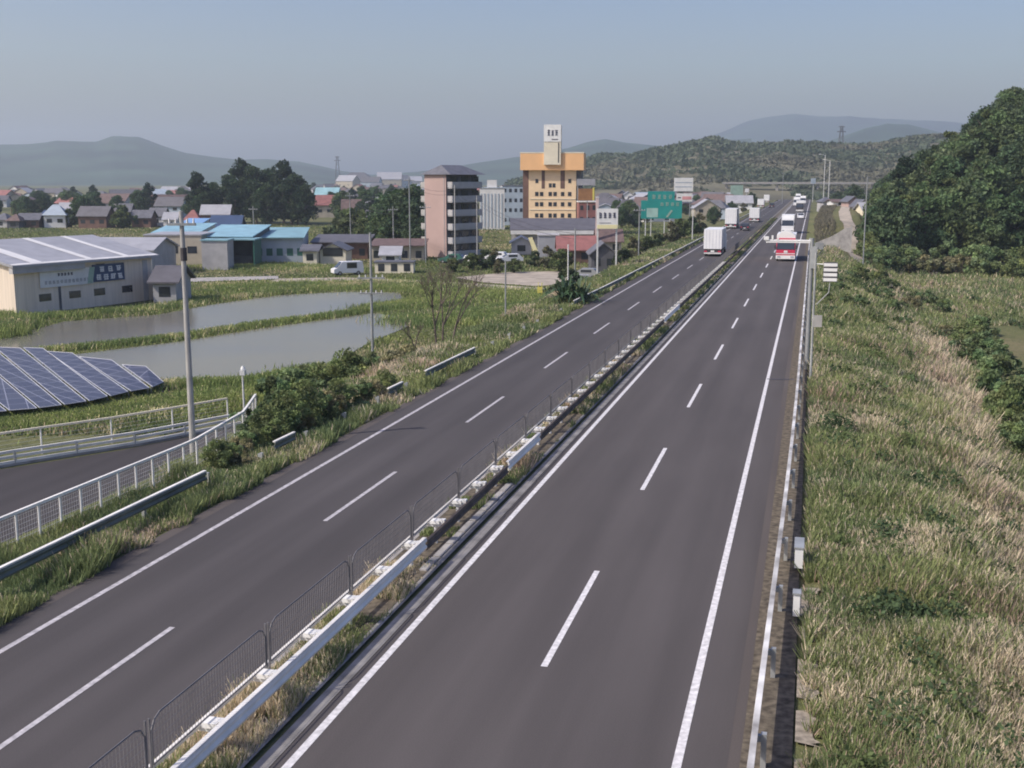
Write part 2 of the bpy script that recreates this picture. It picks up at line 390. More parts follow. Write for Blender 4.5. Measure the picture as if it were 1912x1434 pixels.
ribbon('dirt_path', [at(1560, 330, 1), at(1700, 200, -3), at(1790, 170, -4), at(1912, 155, -4), at(2050, 150, -4)], 1.4, M['soil'], .1)

# ------------------------------------------------------------------ hills and mountains
def ridge(name, pts, D0, D1, D2, m, rough, trees=None, base=-3.0):
    pxs = np.linspace(pts[0][0], pts[-1][0], 260); prof = np.interp(pxs, [p[0] for p in pts], [p[1] for p in pts])
    Ds = np.concatenate([np.linspace(D0, D1, 26), np.linspace(D1, D2, 10)[1:]])
    V = []
    for D in Ds:
        for px, py in zip(pxs, prof):
            top = H+(336-py)*D1/FPX
            x, y = at(px, D, 0)
            t = ss(D0, D1, D) if D <= D1 else 1-.8*ss(D1, D2, D)
            nse = (vn(x, y, rough*2.4, 3)-.5)*.5+(vn(x, y, rough, 4)-.5)*.28+(vn(x, y, rough*.35, 5)-.5)*.12
            V.append((x, y, base+(top-base)*float(t)*(1+.22*float(nse)*(1 if D != D1 else .5))))
    V = np.array(V); n = len(pxs); ii = (np.arange(len(Ds)-1)[:, None]*n+np.arange(n-1)[None, :]).ravel()
    F = np.stack([ii, ii+1, ii+n+1, ii+n], 1); me = npmesh(name, V, F, m); me.polygons.foreach_set('use_smooth', [True]*len(F))
    tag(link(name, me), kind='structure'); return V.reshape(len(Ds), n, 3)
M['mount'] = mat('forested_mountain', (.036, .062, .036), .95, .5, .006, bump=.8, bscale=.03)
M['hillm'] = mat('hill_ground', (.13, .12, .075), .95, .3, .03, bump=.4, bscale=.2)
ridge('mountains', [(-500, 285), (-250, 276), (-60, 272), (60, 269), (90, 266), (110, 262), (185, 266), (215, 259), (262, 262), (312, 277), (350, 287), (400, 294), (450, 299), (500, 298), (560, 303), (600, 311), (640, 320), (720, 329), (800, 332)], 2300, 3500, 4600, M['mount'], 160)
ridge('mountains', [(560, 334), (700, 326), (780, 320), (840, 312), (900, 302), (980, 292), (1060, 280), (1100, 268), (1130, 263), (1170, 268), (1240, 274), (1340, 262), (1400, 258)], 2400, 3300, 4200, M['mount'], 150)
ridge('mountains', [(1150, 310), (1290, 268), (1345, 250), (1400, 232), (1440, 225), (1480, 221), (1530, 226), (1580, 222), (1640, 229), (1700, 232), (1800, 240), (1950, 262), (2100, 280)], 4200, 5600, 6500, M['mount'], 220)
ridge('mountains', [(1480, 290), (1560, 258), (1610, 240), (1650, 231), (1690, 233), (1740, 244), (1800, 262)], 2500, 3300, 3900, M['mount'], 160)
RG = ridge('hills', [(960, 338), (1040, 322), (1085, 306), (1120, 292), (1150, 288), (1180, 292), (1220, 280), (1250, 276), (1290, 266), (1325, 260), (1360, 268), (1400, 274), (1450, 272), (1500, 274), (1550, 276), (1600, 278), (1650, 270), (1700, 262), (1780, 258), (1950, 262)], 560, 980, 1250, M['hillm'], 70)

# ------------------------------------------------------------------ vegetation helpers
GREENS = np.array([(.050, .078, .022), (.070, .100, .030), (.038, .062, .022), (.090, .115, .035), (.060, .075, .030)])
def cards(C, size, tilt=1.0, n=4, thin=1.0):
    "random leaf quads centred on C (k,3)"
    k = len(C); a = rng.normal(size=(k, 3)); a /= np.linalg.norm(a, axis=1)[:, None]; a[:, 2] *= tilt
    b_ = rng.normal(size=(k, 3)); b_ -= (b_*a).sum(1)[:, None]*a/np.maximum((a*a).sum(1), 1e-6)[:, None]
    b_ /= np.linalg.norm(b_, axis=1)[:, None]
    s = (size*rng.uniform(.6, 1.35, k))[:, None] if np.ndim(size) == 0 else (size*rng.uniform(.6, 1.35, k))[:, None]
    a = a*s; b_ = b_*s*thin
    V = np.stack([C-a*.9-b_*.25, C+b_*.55-a*.1, C+a, C-b_*.6+a*.15], 1).reshape(-1, 3)
    return V, np.arange(4*k).reshape(-1, 4)
def crown_mesh(name, W, HH, z0, nclump, nleaf, leaf, base, squash=1.0, var=.45, seed=0):
    C = []; K = []
    for i in range(nclump):
        while True:
            p = rng.uniform(-1, 1, 3)
            q = p[0]**2+p[1]**2+p[2]**2
            if .22 < q < 1: break
        c = np.array([p[0]*W*.5, p[1]*W*.5, z0+HH*.5+p[2]*HH*.5]); taper = 1-.45*max(0, p[2]); c[:2] *= taper
        r = min(W, HH)*rng.uniform(.10, .21)
        d = rng.normal(size=(nleaf, 3)); d /= np.linalg.norm(d, axis=1)[:, None]; d *= rng.uniform(.35, 1.08, nleaf)[:, None]**.6
        d[:, 2] *= .75*squash
        C.append(c+d*r); tone = (1+rng.uniform(-var, var))*np.array(base)*np.array([rng.uniform(.88, 1.12), 1, rng.uniform(.85, 1.1)])
        K.append(np.repeat(tone[None], nleaf, 0)*rng.uniform(.75, 1.3, (nleaf, 1)))
    C = np.concatenate(C); K = np.concatenate(K); V, F = cards(C, leaf)
    return npmesh(name, V, F, M['leaf'], np.repeat(K, 4, 0))
def trunk_mesh(name, h, r, nb=7, spread=.3, top=.75, seed=0):
    b = MB(); p = Vector((0, 0, -.6)); k = 5; pts = [p]
    for i in range(1, k+1): pts.append(Vector((random.uniform(-.05, .05)*h*.4, random.uniform(-.05, .05)*h*.4, h*i/k)))
    for i in range(k): b.tube(pts[i], pts[i+1], r*(1-.8*i/k), r*(1-.8*(i+1)/k), 7)
    for i in range(nb):
        f = random.uniform(.35, .95); j = min(int(f*k), k-1); s = pts[j].lerp(pts[j+1], f*k-j); a = 2*math.pi*i/nb+random.uniform(-.4, .4)
        e = s+Vector((math.cos(a)*spread*h, math.sin(a)*spread*h, spread*h*random.uniform(.5, 1.1)))
        mid = s.lerp(e, .5)+Vector((0, 0, .03*h)); rr = r*(1-.8*f)*.6
        b.tube(s, mid, rr, rr*.6, 5); b.tube(mid, e, rr*.6, rr*.15, 5)
    return b.mesh(name, M['bark'])
class Tree:
    def __init__(s, W, HT, bare, nclump, nleaf, leaf, base, squash=1, var=.35):
        s.h = HT; s.c = crown_mesh('crown', W, HT-bare, bare, nclump, nleaf, leaf, base, squash, var); s.t = trunk_mesh('trunk', HT*.8, HT*.022)
    def put(s, name, label, cat, x, y, z, sc, rz=None, group=None):
        t = thing(name, label, cat, (x, y, z), random.uniform(0, 6.28) if rz is None else rz, group)
        t.scale = (sc, sc, sc*1.0); link('crown', s.c, t); link('trunk', s.t, t); return t
T_oak = [Tree(8.5, 11, 1.2, 60, 95, .33, (0.084, 0.129, 0.062)), Tree(9.5, 10, .8, 64, 95, .33, (0.070, 0.107, 0.055)),
         Tree(7.5, 12, 1.5, 60, 95, .33, (0.092, 0.144, 0.065)), Tree(8.2, 11, 1.0, 60, 95, .33, (0.118, 0.161, 0.075))]
T_light = [Tree(7.5, 9, .8, 46, 95, .33, (0.134, 0.177, 0.086)), Tree(8.5, 10.5, 1.0, 46, 95, .33, (.11, .15, .066)), Tree(5.0, 11.5, 1.2, 34, 95, .30, (.115, .15, .062))]
T_dark = [Tree(7.0, 14, 1.0, 60, 95, .33, (.040, .066, .036)), Tree(8.0, 12, 1.0, 60, 95, .33, (.052, .080, .040))]
T_small = [Tree(4.2, 4.5, .3, 30, 40, .32, (.10, .13, .055)), Tree(5.0, 4.0, .2, 30, 40, .32, (.075, .105, .05)), Tree(3.6, 5.0, .4, 30, 40, .30, (.13, .13, .075))]

# forest on the right-hand hill: every tree a thing
k = 0
for D in (196, 207, 219, 232, 246, 261):
    st = 17 if D < 225 else 20
    for px in np.arange(1652, 1990, st*200/D*1.15):
        p = px+random.uniform(-6, 6); d = D+random.uniform(-4, 4)
        if p < 1652+(D-196)*.0+6 and D > 240: continue
        x, y = at(p, d, 0); z = hz(x, y)
        lim = np.interp(p, [1640, 1660, 1700, 1760, 1800, 1830, 1860, 1912, 2000], [352, 332, 284, 244, 216, 190, 168, 158, 152])
        HM = zat(lim, d)-z
        q_ = random.random(); T = random.choice(T_light if q_ < .33 else (T_oak if q_ < .85 else T_dark)); sc = random.uniform(.55, 1.05)
        sc = min(sc*1.15, (HM/T.h)*random.uniform(.78, 1.12))
        if sc < .3: continue
        T.put('broadleaf_tree', 'broadleaf tree in the dense wood on the hillside right of the road', 'tree', x, y, z-.3, sc, group='trees of the wood on the right hillside')
        k += 1
print('forest trees', k)
# mid ridge woods: far mass of crowns
C = []; K = []
nD, nP, _ = RG.shape
for i in range(3600):
    a = rng.uniform(1, 26.9); bq = rng.uniform(0, nP-1.01); i0, j0 = int(a), int(bq)
    c = RG[i0, j0]*(1-(a-i0))+RG[min(i0+1, nD-1), j0]*(a-i0); c = c*(1-(bq-j0))+RG[i0, min(j0+1, nP-1)]*(bq-j0)*1.0 if False else c
    if a < 8 and vn(c[0], c[1], 40, 6) < .45: continue
    r = rng.uniform(2.5, 6.5); nl = 34
    d = rng.normal(size=(nl, 3)); d /= np.linalg.norm(d, axis=1)[:, None]; d[:, 2] = np.abs(d[:, 2])
    C.append(c+np.array([0, 0, r*.1-3.2])+d*r*np.array([1.3, 1.3, .8]))
    pn = float(vn(c[0], c[1], 60, 8)); pn = float(ss(.35, .7, pn)); tone = np.array([.11, .138, .088])*(1-pn)+np.array([.16, .158, .112])*pn
    K.append(np.repeat((tone*rng.uniform(.88, 1.12))[None], nl, 0))
C = np.concatenate(C); K = np.concatenate(K); V, F = cards(C, 1.9)
tag(link('hillside_forest', npmesh('hillside_forest', V, F, M['leaf'], np.repeat(K, 4, 0))), 'distant mixed woodland covering the low ridge at the end of the road', 'woodland', kind='stuff')

# ------------------------------------------------------------------ grass
def blades(name, x, y, h, wd, col, lean=.35, z=None, label=None, cat=None, cup=0):
    n = len(x); zb = hg(x, y) if z is None else np.broadcast_to(z, (n,))
    a = rng.uniform(0, 2*np.pi, n); la = rng.uniform(0, 2*np.pi, n); ll = h*lean*rng.uniform(.2, 1.4, n)
    dx, dy = np.cos(a)*wd*.5, np.sin(a)*wd*.5
    p0 = np.stack([x-dx, y-dy, zb-.03], 1); p1 = np.stack([x+dx, y+dy, zb-.03], 1)
    p2 = np.stack([x+np.cos(la)*ll+dx*.25, y+np.sin(la)*ll+dy*.25, zb+h], 1); p3 = np.stack([x+np.cos(la)*ll-dx*.25, y+np.sin(la)*ll-dy*.25, zb+h*.97], 1)
    V = np.stack([p0, p1, p2, p3], 1).reshape(-1, 3); F = np.arange(4*n).reshape(-1, 4)
    me = npmesh(name, V, F, M['leaf'], np.repeat(col*np.array([1.56, 1.50, 1.60]), 4, 0)); return tag(link(name, me), label, cat, kind='stuff')
G1 = np.array([.118, .155, .060]); G2 = np.array([.180, .205, .078]); G3 = np.array([.080, .120, .055]); DRY = np.array([.42, .37, .25]); BRN = np.array([.34, .255, .185])
def mixc(x, y, dry=.5, seed=0):
    a = vn(x, y, 2.2, seed)[:, None]; d = vn(x, y, 5.5, seed+1)[:, None]*.6+vn(x, y, 1.6, seed+2)[:, None]*.4
    c = G1*(1-a)+G2*a; c = c*(1-.5*ss(.55, .8, vn(x, y, 3.2, seed+5))[:, None])+G3*.5*ss(.55, .8, vn(x, y, 3.2, seed+5))[:, None]
    isdry = (rng.uniform(size=len(x)) < np.clip((d[:, 0]-.5)*2.6+dry-.28, .04, .92))[:, None]
    br = (vn(x, y, 4.0, seed+7) > .62)[:, None]
    dc = np.where(br, BRN*.5+DRY*.5, DRY)
    return np.where(isdry, dc, c)*rng.uniform(.65, 1.35, (len(x), 1))
def field(n, x0, x1, ya, yb, pw=2.2):
    u = rng.uniform(size=n); y = ya*(yb/ya)**(u) if pw else ya+(yb-ya)*u
    return rng.uniform(x0, x1, n), y
# right bank: dry straw band away from the road, greener next to it
n = 560000; y = 17*(190/17)**rng.uniform(size=n); x = .25+rng.uniform(size=n)**1.15*(8+y*.30)
D = y; keep = ~((x < .66) & (y < 35) & (vn(x, y, .5, 3) < .50)); x, y, D = x[keep], y[keep], D[keep]
pxb, _ = bear(x, y)
def nearpath(x, y, w_): return (np.abs(x-np.interp(y, [p[1] for p in PATH], [p[0] for p in PATH])) < w_) & (y > PATH[0][1]-4)
fld = ((x > 13.5+.03*(y-60)) & (y > 70) & (y < 125)) | nearpath(x, y, 2.6)
x, y, D, pxb = x[~fld], y[~fld], D[~fld], pxb[~fld]
hgt = (.16+.42*vn(x, y, 1.7, 11)**1.5)*rng.uniform(.5, 1.3, len(x))*(1+.004*D)
BX = np.interp(y, [14, 24, 32, 42, 55, 75, 100], [5.2, 6.3, 7.0, 7.2, 7.6, 9.0, 10.5])+1.2*(vn(x*0, y, 6, 77)-.5)
band = np.exp(-((x-BX)/(1.1+.012*y))**2)*(1-ss(95, 120, y)); low_ = (1-ss(26, 36, y))*ss(3.0, 4.4, x)
dr = .09+.60*band+.32*low_+.16*ss(.6, .78, vn(x, y, 5, 21)); hgt = hgt*(1+.5*band)
c = mixc(x, y, 0.0, 4); dmask = rng.uniform(size=len(x)) < dr
br = vn(x, y, 3.5, 9)[:, None]; dc = (DRY*(1-ss(.45, .8, br))+BRN*ss(.45, .8, br))*rng.uniform(.6, 1.3, (len(x), 1))
c = np.where(dmask[:, None], dc, c)
blades('grass', x, y, hgt, .016+.0009*D, c, .6, label='rank green and straw-coloured grass covering the bank right of the road', cat='grass')
# left verge and slope down to the side road
n = 230000; y = 15*(230/15)**rng.uniform(size=n); x = -18.35-rng.uniform(size=n)*(4.2+5.5*ss(36, 46, y))
e = (x > -18.75) & (vn(x, y, 1.1, 2) < .45); x, y = x[~e], y[~e]
hgt = (.12+.55*vn(x, y, 1.5, 5)**1.6)*rng.uniform(.5, 1.3, len(x)); c = mixc(x, y, .25, 13)
blades('grass', x, y, hgt, .018+.0011*y, c, .5, label='weedy grass on the verge between left carriageway and guardrail', cat='grass')
# median strip
n = 90000; y = 12*(330/12)**rng.uniform(size=n); x = -11.0+rng.uniform(size=n)*1.35
e = (vn(x, y, 1.6, 31) < .40+.16*((y > 28) & (y < 38))) | ((x > -10.0) & (y > 28) & (y < 37) & (vn(x, y, .8, 3) < .8))
x, y = x[~e], y[~e]; hgt = (.10+.42*vn(x, y, 1.1, 33)**1.5)*rng.uniform(.5, 1.2, len(x)); c = mixc(x, y, .32, 23)
blades('grass', x, y, hgt, .015+.001*y, c, .5, label='patchy weeds growing in the central reservation beneath the guardrail', cat='grass')
# bunds and banks round the paddies and the solar field
def bund(pts, wid, n, hh, zt=.0, green=0.0):
    P = [gp(*p, -3.0) for p in pts]; seg = rng.integers(0, len(P)-1, n); t = rng.uniform(size=n)
    A = np.array(P); q = A[seg]*(1-t)[:, None]+A[seg+1]*t[:, None]; q = q+rng.normal(size=(n, 2))*wid*.35
    return q, rng.uniform(.5, 1.2, n)*hh
Q = []; HH_ = []
for pts, wid, n, hh in ([[(60, 660), (200, 647), (330, 632), (470, 610), (600, 593), (700, 579), (765, 572)], 1.3, 9000, .45],
                        [[(0, 600), (120, 590), (283, 578), (400, 560), (520, 546), (640, 538), (745, 540)], 2.6, 9000, .5],
                        [[(0, 752), (60, 768), (200, 745), (330, 722), (470, 718), (600, 690)], 1.6, 12000, .5],
                        [[(0, 790), (100, 780), (300, 760), (470, 740), (600, 700)], 4.5, 30000, .35],
                        [[(0, 630), (30, 610), (0, 600)], 2.5, 5000, 1.0],
                        [[(700, 577), (790, 566), (850, 560)], 4, 9000, .4], [[(300, 545), (500, 535), (740, 530), (900, 548), (1040, 552)], 9, 22000, .4],
                        [[(280, 500), (480, 497), (640, 505)], 9, 12000, .5], [[(800, 600), (900, 590), (1000, 580), (1050, 560)], 7, 26000, .5]):
    q, h = bund(pts, wid, n, hh); Q.append(q); HH_.append(h)
Q = np.concatenate(Q); h = np.concatenate(HH_); ok = Q[:, 0] < -24.5; Q, h = Q[ok], h[ok]
blades('grass', Q[:, 0], Q[:, 1], h, .11+0*h, mixc(Q[:, 0], Q[:, 1], .12, 41)*np.array([1.05, 1.1, .9]), .5, z=-2.98, label='green grass on the paddy banks and rough fields left of the road', cat='grass')

def inpoly(x, y, P):
    c = np.zeros(len(x), bool); j = len(P)-1
    for i in range(len(P)):
        (xi, yi), (xj, yj) = P[i], P[j]; c ^= ((yi > y) != (yj > y)) & (x < (xj-xi)*(y-yi)/((yj-yi) or 1e-9)+xi); j = i
    return c
n = 210000; px = rng.uniform(-30, 1270, n); D = 62*(360/62)**rng.uniform(size=n); b_ = ((-3-H)/D-AF[2])/AU[2]; a_ = (px-CX)/FPX
x = D*(AF[0]+a_*AR[0]+b_*AU[0]); y = D*(AF[1]+a_*AR[1]+b_*AU[1]); ok = (x < -26.5) & ~((x > -33) & (y < 60))
for P in PONDS: ok &= ~inpoly(x, y, P)
ok &= ~inpoly(x, y, [(-74, 96), (-70, 121), (-92, 125), (-96, 98)])
x, y, D = x[ok], y[ok], D[ok]; h = (.10+.35*vn(x, y, 6, 51)**2)*rng.uniform(.6, 1.3, len(x))
c = mixc(x/3, y/3, .22, 61)*np.array([.80, .82, .70])
blades('grass', x, y, h, .05+.0011*D, c, .6, z=-3.0, label='short rough grass over the low fields left of the road', cat='grass')
# broad-leaved weeds among the bank grass
Cc = []; Kc = []
for i in range(420):
    yy = 18*(150/18)**random.random(); xx = 1.0+random.random()**1.2*(7+yy*.28); r_ = random.uniform(.25, .8)*(1+yy*.006); nl = 130
    d = rng.normal(size=(nl, 3)); d /= np.linalg.norm(d, axis=1)[:, None]; d[:, 2] = np.abs(d[:, 2])*.8
    Cc.append(np.array([xx, yy, hz(xx, yy)+.05])+d*r_*rng.uniform(.5, 1, (nl, 1)))
    Kc.append((G3 if random.random() < .55 else G1)*rng.uniform(.7, 1.3, (nl, 1)))
Cc = np.concatenate(Cc); Kc = np.concatenate(Kc); V, F = cards(Cc, .045+.0009*Cc[:, 1])
tag(link('weeds', npmesh('weeds', V, F, M['leaf'], np.repeat(Kc, 4, 0))), 'dark broad-leaved weeds dotted through the right bank', 'weeds', kind='stuff')

# shrubs along the verge and on the right bank
def shrub_mesh(W, Hh, ncl, nl, leaf, base): return crown_mesh('crown', W, Hh, 0, ncl, nl, leaf, base, 1, .4)
SH = [shrub_mesh(2.6, 1.7, 34, 110, .085, (.19, .245, .11)), shrub_mesh(2.2, 2.1, 32, 110, .08, (.195, .235, .10)), shrub_mesh(3.2, 1.6, 38, 110, .09, (.155, .21, .10)), shrub_mesh(2.4, 1.5, 30, 110, .08, (.26, .25, .14))]
stem = MB()
for i in range(6):
    a = i*1.05; stem.tube((0, 0, -.3), (.5*math.cos(a), .5*math.sin(a), .8), .03, .012, 5)
stem = stem.mesh('stem', M['bark'])
def shrub(x, y, i, sc, label, group=None, name='shrub', z=None):
    t = thing(name, label, 'shrub', (x, y, hz(x, y) if z is None else z), random.uniform(0, 6), group); t.scale = (sc, sc, sc*random.uniform(.85, 1.15))
    link('crown', SH[i], t); link('stem', stem, t)
g_ = 'shrubs crowding the verge behind the left guardrail'
for px, py, i, s in ((530, 722, 2, 1.5), (560, 708, 0, 1.6), (600, 712, 1, 1.5), (640, 700, 2, 1.6), (680, 692, 0, 1.5), (590, 745, 2, 1.3), (650, 735, 1, 1.2), (715, 682, 3, 1.3), (760, 668, 3, 1.3), (730, 705, 3, .9)):
    x, y = gp(px, py, -1.6); shrub(x, y, i, s*.92, 'leafy shrub in the thicket between the paddy and the left verge', 'shrubs in the thicket beside the paddy', z=hz(x, y)-.1)
for px, py, i, s in ((405, 872, 1, .5), (425, 862, 0, .5), (448, 850, 3, .55), (470, 838, 0, .6), (500, 826, 1, .75), (520, 812, 0, .8), (590, 782, 0, .8), (630, 765, 1, .7), (670, 750, 0, .7), (720, 735, 1, .6), (450, 868, 3, .4), (560, 800, 3, .6), (535, 806, 1, .85), (570, 792, 1, .9), (610, 775, 3, .8), (645, 760, 0, .8), (690, 745, 3, .7), (480, 806, 2, .9), (545, 780, 2, .9)):
    x, y = gp(px, py, -.1); shrub(x, y, i, s, 'low shrub overgrowing the left guardrail', g_)
g_ = 'dark shrubs at the foot of the right bank'
for px, py, i, s in ((1835, 690, 2, 1.5), (1860, 720, 0, 1.4), (1820, 660, 2, 1.3), (1880, 770, 2, 1.5), (1900, 800, 0, 1.5), (1850, 650, 0, 1.1), (1905, 740, 2, 1.3), (1870, 820, 1, 1.0), (1600, 560, 1, 1.1), (1700, 585, 3, 1.0), (1800, 640, 1, 1.2), (1835, 615, 0, 1.2), (1770, 620, 3, .9), (1660, 620, 0, .8), (1590, 640, 2, .8), (1895, 860, 0, 1.1), (1560, 600, 0, .7), (1640, 552, 1, 1.0), (1660, 560, 0, 1.0), (1720, 560, 2, 1.1), (1760, 575, 0, 1.0), (1680, 640, 2, .6), (1540, 640, 1, .5), (1640, 590, 2, .9), (1610, 700, 0, .45), (1560, 760, 2, .4), (1680, 980, 1, .35), (1690, 800, 0, .45)):
    x, y = gp(px, py, -3.4); shrub(x, y, i, s, 'dark leafy shrub low on the right bank', g_)
# soft bank foliage below the wood
for px, d, i, s in [(1635, 178, 0, 2.2), (1660, 184, 2, 2.6), (1690, 186, 0, 2.6), (1720, 184, 3, 2.4), (1755, 186, 2, 2.6), (1790, 182, 3, 2.5), (1830, 180, 0, 2.6), (1870, 176, 2, 2.6), (1905, 172, 1, 2.4), (1620, 190, 1, 2.0), (1640, 170, 2, 1.4)]:
    x, y = at(px, d, -4); shrub(x, y, i, s, 'bushy shrub at the foot of the wood on the right', 'shrubs edging the right-hand wood')
# bare tree on the verge, and the palm-like clump further on
def bare_tree(label, x, y, z, h, trunks):
    t = thing('bare_tree', label, 'tree', (x, y, z))
    tr = MB(); tw = MB()
    def grow(m, p, d, l, r, lev):
        q = p+d*l; m.tube(p, q, r, r*.62, 6 if lev < 2 else 4)
        if lev >= 6 or r < .005: return
        for i in range(random.choice((2, 3, 3))):
            nd = (d+Vector((random.uniform(-.55, .55), random.uniform(-.55, .55), random.uniform(-.05, .35)))).normalized()
            grow(tr if lev < 1 else tw, q, nd, l*random.uniform(.6, .8), r*.6, lev+1)
    for (dx, dz) in trunks: grow(tr, Vector((dx, 0, -.4)), Vector((dx*.25, 0, 1)).normalized(), h*.30, .095, 0)
    tr.build('trunk', M['bark'], t); tw.build('branch', M['bark'], t)
x, y = gp(822, 655, -1.0)
bare_tree('bare grey-brown tree with several stems on the left verge', x, y, hz(x, y), 6.4, [(-.25, 0), (.15, 0), (.75, 0)])
x, y = gp(800, 660, -1.5)
bare_tree('thin bare sapling leaning left of the many-stemmed bare tree', x, y, hz(x, y), 3.4, [(-.8, 0)])
t = thing('palm_clump', 'dark green palm-like clump with arching fronds beside the left carriageway', 'plant', (*gp(1070, 568, -.2), -.3))
b = MB()
for i in range(130):
    a = random.uniform(0, 6.28); el = random.uniform(.1, 1.45); l = random.uniform(1.4, 3.2); o = Vector((random.uniform(-1.1, 1.1), random.uniform(-.6, .6), random.uniform(0, 1.0)))
    d = Vector((math.cos(a)*math.cos(el), math.sin(a)*math.cos(el), math.sin(el))); s = d.cross(Vector((0, 0, 1))).normalized()*random.uniform(.07, .13)
    p0, p1, p2 = o, o+d*l*.6, o+d*l+Vector((0, 0, -.35*l))
    b.poly([p0-s*.6, p0+s*.6, p1+s, p1-s]); b.poly([p1-s, p1+s, p2+s*.2, p2-s*.2])
M['palm'] = mat('palm_frond', (.035, .072, .026), .6, .35, 2); b.build('fronds', M['palm'], t)
b = MB(); b.tube((0, 0, -.5), (.1, 0, 1.1), .14, .1).tube((-.5, .1, -.5), (-.6, .1, .8), .1, .07); b.build('trunk', M['bark'], t)
x, y = at(1062, 125, -2); T_small[1].put('bushy_tree', 'bushy dark tree rising just behind the palm-like clump', 'tree', x, y, -2.9, .95)

# ------------------------------------------------------------------ guardrails and fences
WB = [(0, .31), (.05, .30), (.07, .24), (.02, .18), (.02, .14), (.07, .08), (.05, .02), (0, 0), (-.012, .0), (.03, .07), (-.02, .14), (-.02, .18), (.03, .24), (-.012, .31)]
WB = [(a, c-.31) for a, c in WB]
def zpost(h, s=.06): return MB().box(-s, -s, -.4, s, s, h)
# median: wide beam on the right edge, thin rail on the left, brackets and posts between
g = thing('guardrail', 'double guardrail along the central reservation, white and brown beam sections', 'guardrail', (0, 0, 0))
def xr(y): return float(np.interp(y, [5, 19, 27, 41, 57, 120, 210], [-.70, -.62, -.54, -.41, -.36, -.36, -.36]))
FL = [(-.055, .03), (.055, .03), (.055, .004), (-.055, .004)]  # flat strip added on the beams to give a bright sunlit edge
def beam(x, y0, y1, ztop, m, nm='beam', sgn=1, lab=None, sink=0, flange=None):
    fx = x if callable(x) else (lambda _: x)
    path = [(fx(yy), yy, ztop) for yy in np.linspace(y0, y1, max(2, int((y1-y0)/8)+1))]
    b = MB(); prof = [(a*sgn, c) for a, c in WB]; b.sweep(prof, path)
    b.sweep(FL, path) if m is not M['brownrail'] else None
    o = b.build(nm, m, g); return tag(o, lab) if lab else o
M['railtop'] = M['railw']
beam(-9.98, 5, 29.1, .77, M['railw'], lab='white beam section'); beam(-9.98, 29.2, 38.0, .70, M['brownrail'], lab='brown beam section')
beam(-9.98, 38.1, 43.0, .77, M['railw'], lab='short white beam section'); beam(-9.98, 43.1, 82, .74, M['brownrail'], lab='brown beam section')
beam(-9.98, 82.1, 92, .77, M['railw']); beam(-9.98, 92.1, 330, .74, M['brownrail'], lab='brown beam section')
b = MB(); b.sweep([(-.03, 0), (.03, 0), (.03, -.10), (-.03, -.10)], [(-10.56, 5, .66), (-10.56, 45, .66)]); tag(b.build('thin_rail', M['railw'], g), 'white thin rail on the left side')
b = MB(); b.sweep([(-.03, 0), (.03, 0), (.03, -.10), (-.03, -.10)], [(-10.56, 45.1, .66), (-10.56, 330, .66)]); tag(b.build('thin_rail', M['galv'], g), 'dull grey thin rail')
pm = MB().tube((0, 0, -.1), (0, 0, .60), .06, n=10).mesh('post', M['white'])
km = MB().box(-.27, -.07, .50, .26, .07, .60).box(-.15, -.14, .602, .13, .14, .70).box(.15, -.09, .605, .27, .09, .73).mesh('bracket', M['white'])
for k in range(60):
    y = 13.5+2.2*k
    o = link('post', pm, g); o.location = (-10.32, y, 0)
    o = link('bracket', km, g); o.location = (-10.30, y, 0)
# anti-glare mesh panels standing on the median rail
M['wire'] = mat('fence_wire', (.14, .135, .14), .6, .2, 2)
f = thing('median_fence', 'dark wire-mesh fence panels with arched tops along the central reservation', 'fence', (0, 0, 0))
PL = 4.2
b = MB()
zt, zb_ = 1.62, .78
fr = [(0, zb_), (0, zt-.22), (.10, zt-.07), (.28, zt), (PL-.28, zt), (PL-.10, zt-.07), (PL, zt-.22), (PL, zb_)]
for (a0, c0), (a1, c1) in zip(fr, fr[1:]+fr[:1]): b.tube((0, a0, c0), (0, a1, c1), .017, n=5)
for i in range(1, 42): yy = PL*i/42; b.tube((0, yy, zb_), (0, yy, zt-.02), .0065, n=3)
for i in range(1, 6): zz_ = zb_+(zt-zb_)*i/6; b.tube((0, 0, zz_), (0, PL, zz_), .006, n=3)
pan = b.mesh('panel', M['wire'])
M['fpost'] = mat('fence_post_grey', (.13, .125, .13), .6, .2, 2)
pst = MB().box(-.018, -.07, .3, .018, -.04, 1.66).box(-.018, .055, .3, .018, .085, 1.64).mesh('post', M['fpost'])
for k in range(62):
    y = 7.1+4.42*k
    o = link('panel', pan, f); o.location = (-10.38, y+.09, 0)
    o = link('post', pst, f); o.location = (-10.38, y-.04, 0); o = None
# right-hand guardrail
g = thing('guardrail', 'white guardrail along the right edge of the road above the grass bank', 'guardrail', (0, 0, 0))
beam(xr, 5, 205, .72, M['railr'], sgn=-1)
pm2 = MB().box(-.05, -.06, -.3, .05, .06, .66).box(-.14, -.05, .5, .0, .05, .62).mesh('post', M['galv'])
for k in range(48):
    o = link('post', pm2, g); o.location = (xr(8+4*k)+.16, 8+4*k, 0)

t = thing('junction_box', 'white plate box fixed behind the right guardrail where plants spill over', 'box', (.02, 31.4, 0))
MB().box(-.1, -.45, .15, .12, .45, .7).build('housing', M['white'], t); MB().box(-.12, -.48, .702, .14, .48, .74).build('lid', M['galv'], t)
t = thing('junction_box', 'small white box on the right guardrail, nearer than the larger plate box', 'box', (.02, 27.6, 0))
MB().box(-.08, -.14, .1, .08, .14, .65).build('housing', M['white'], t); MB().box(-.1, -.17, .652, .1, .17, .69).build('lid', M['galv'], t)
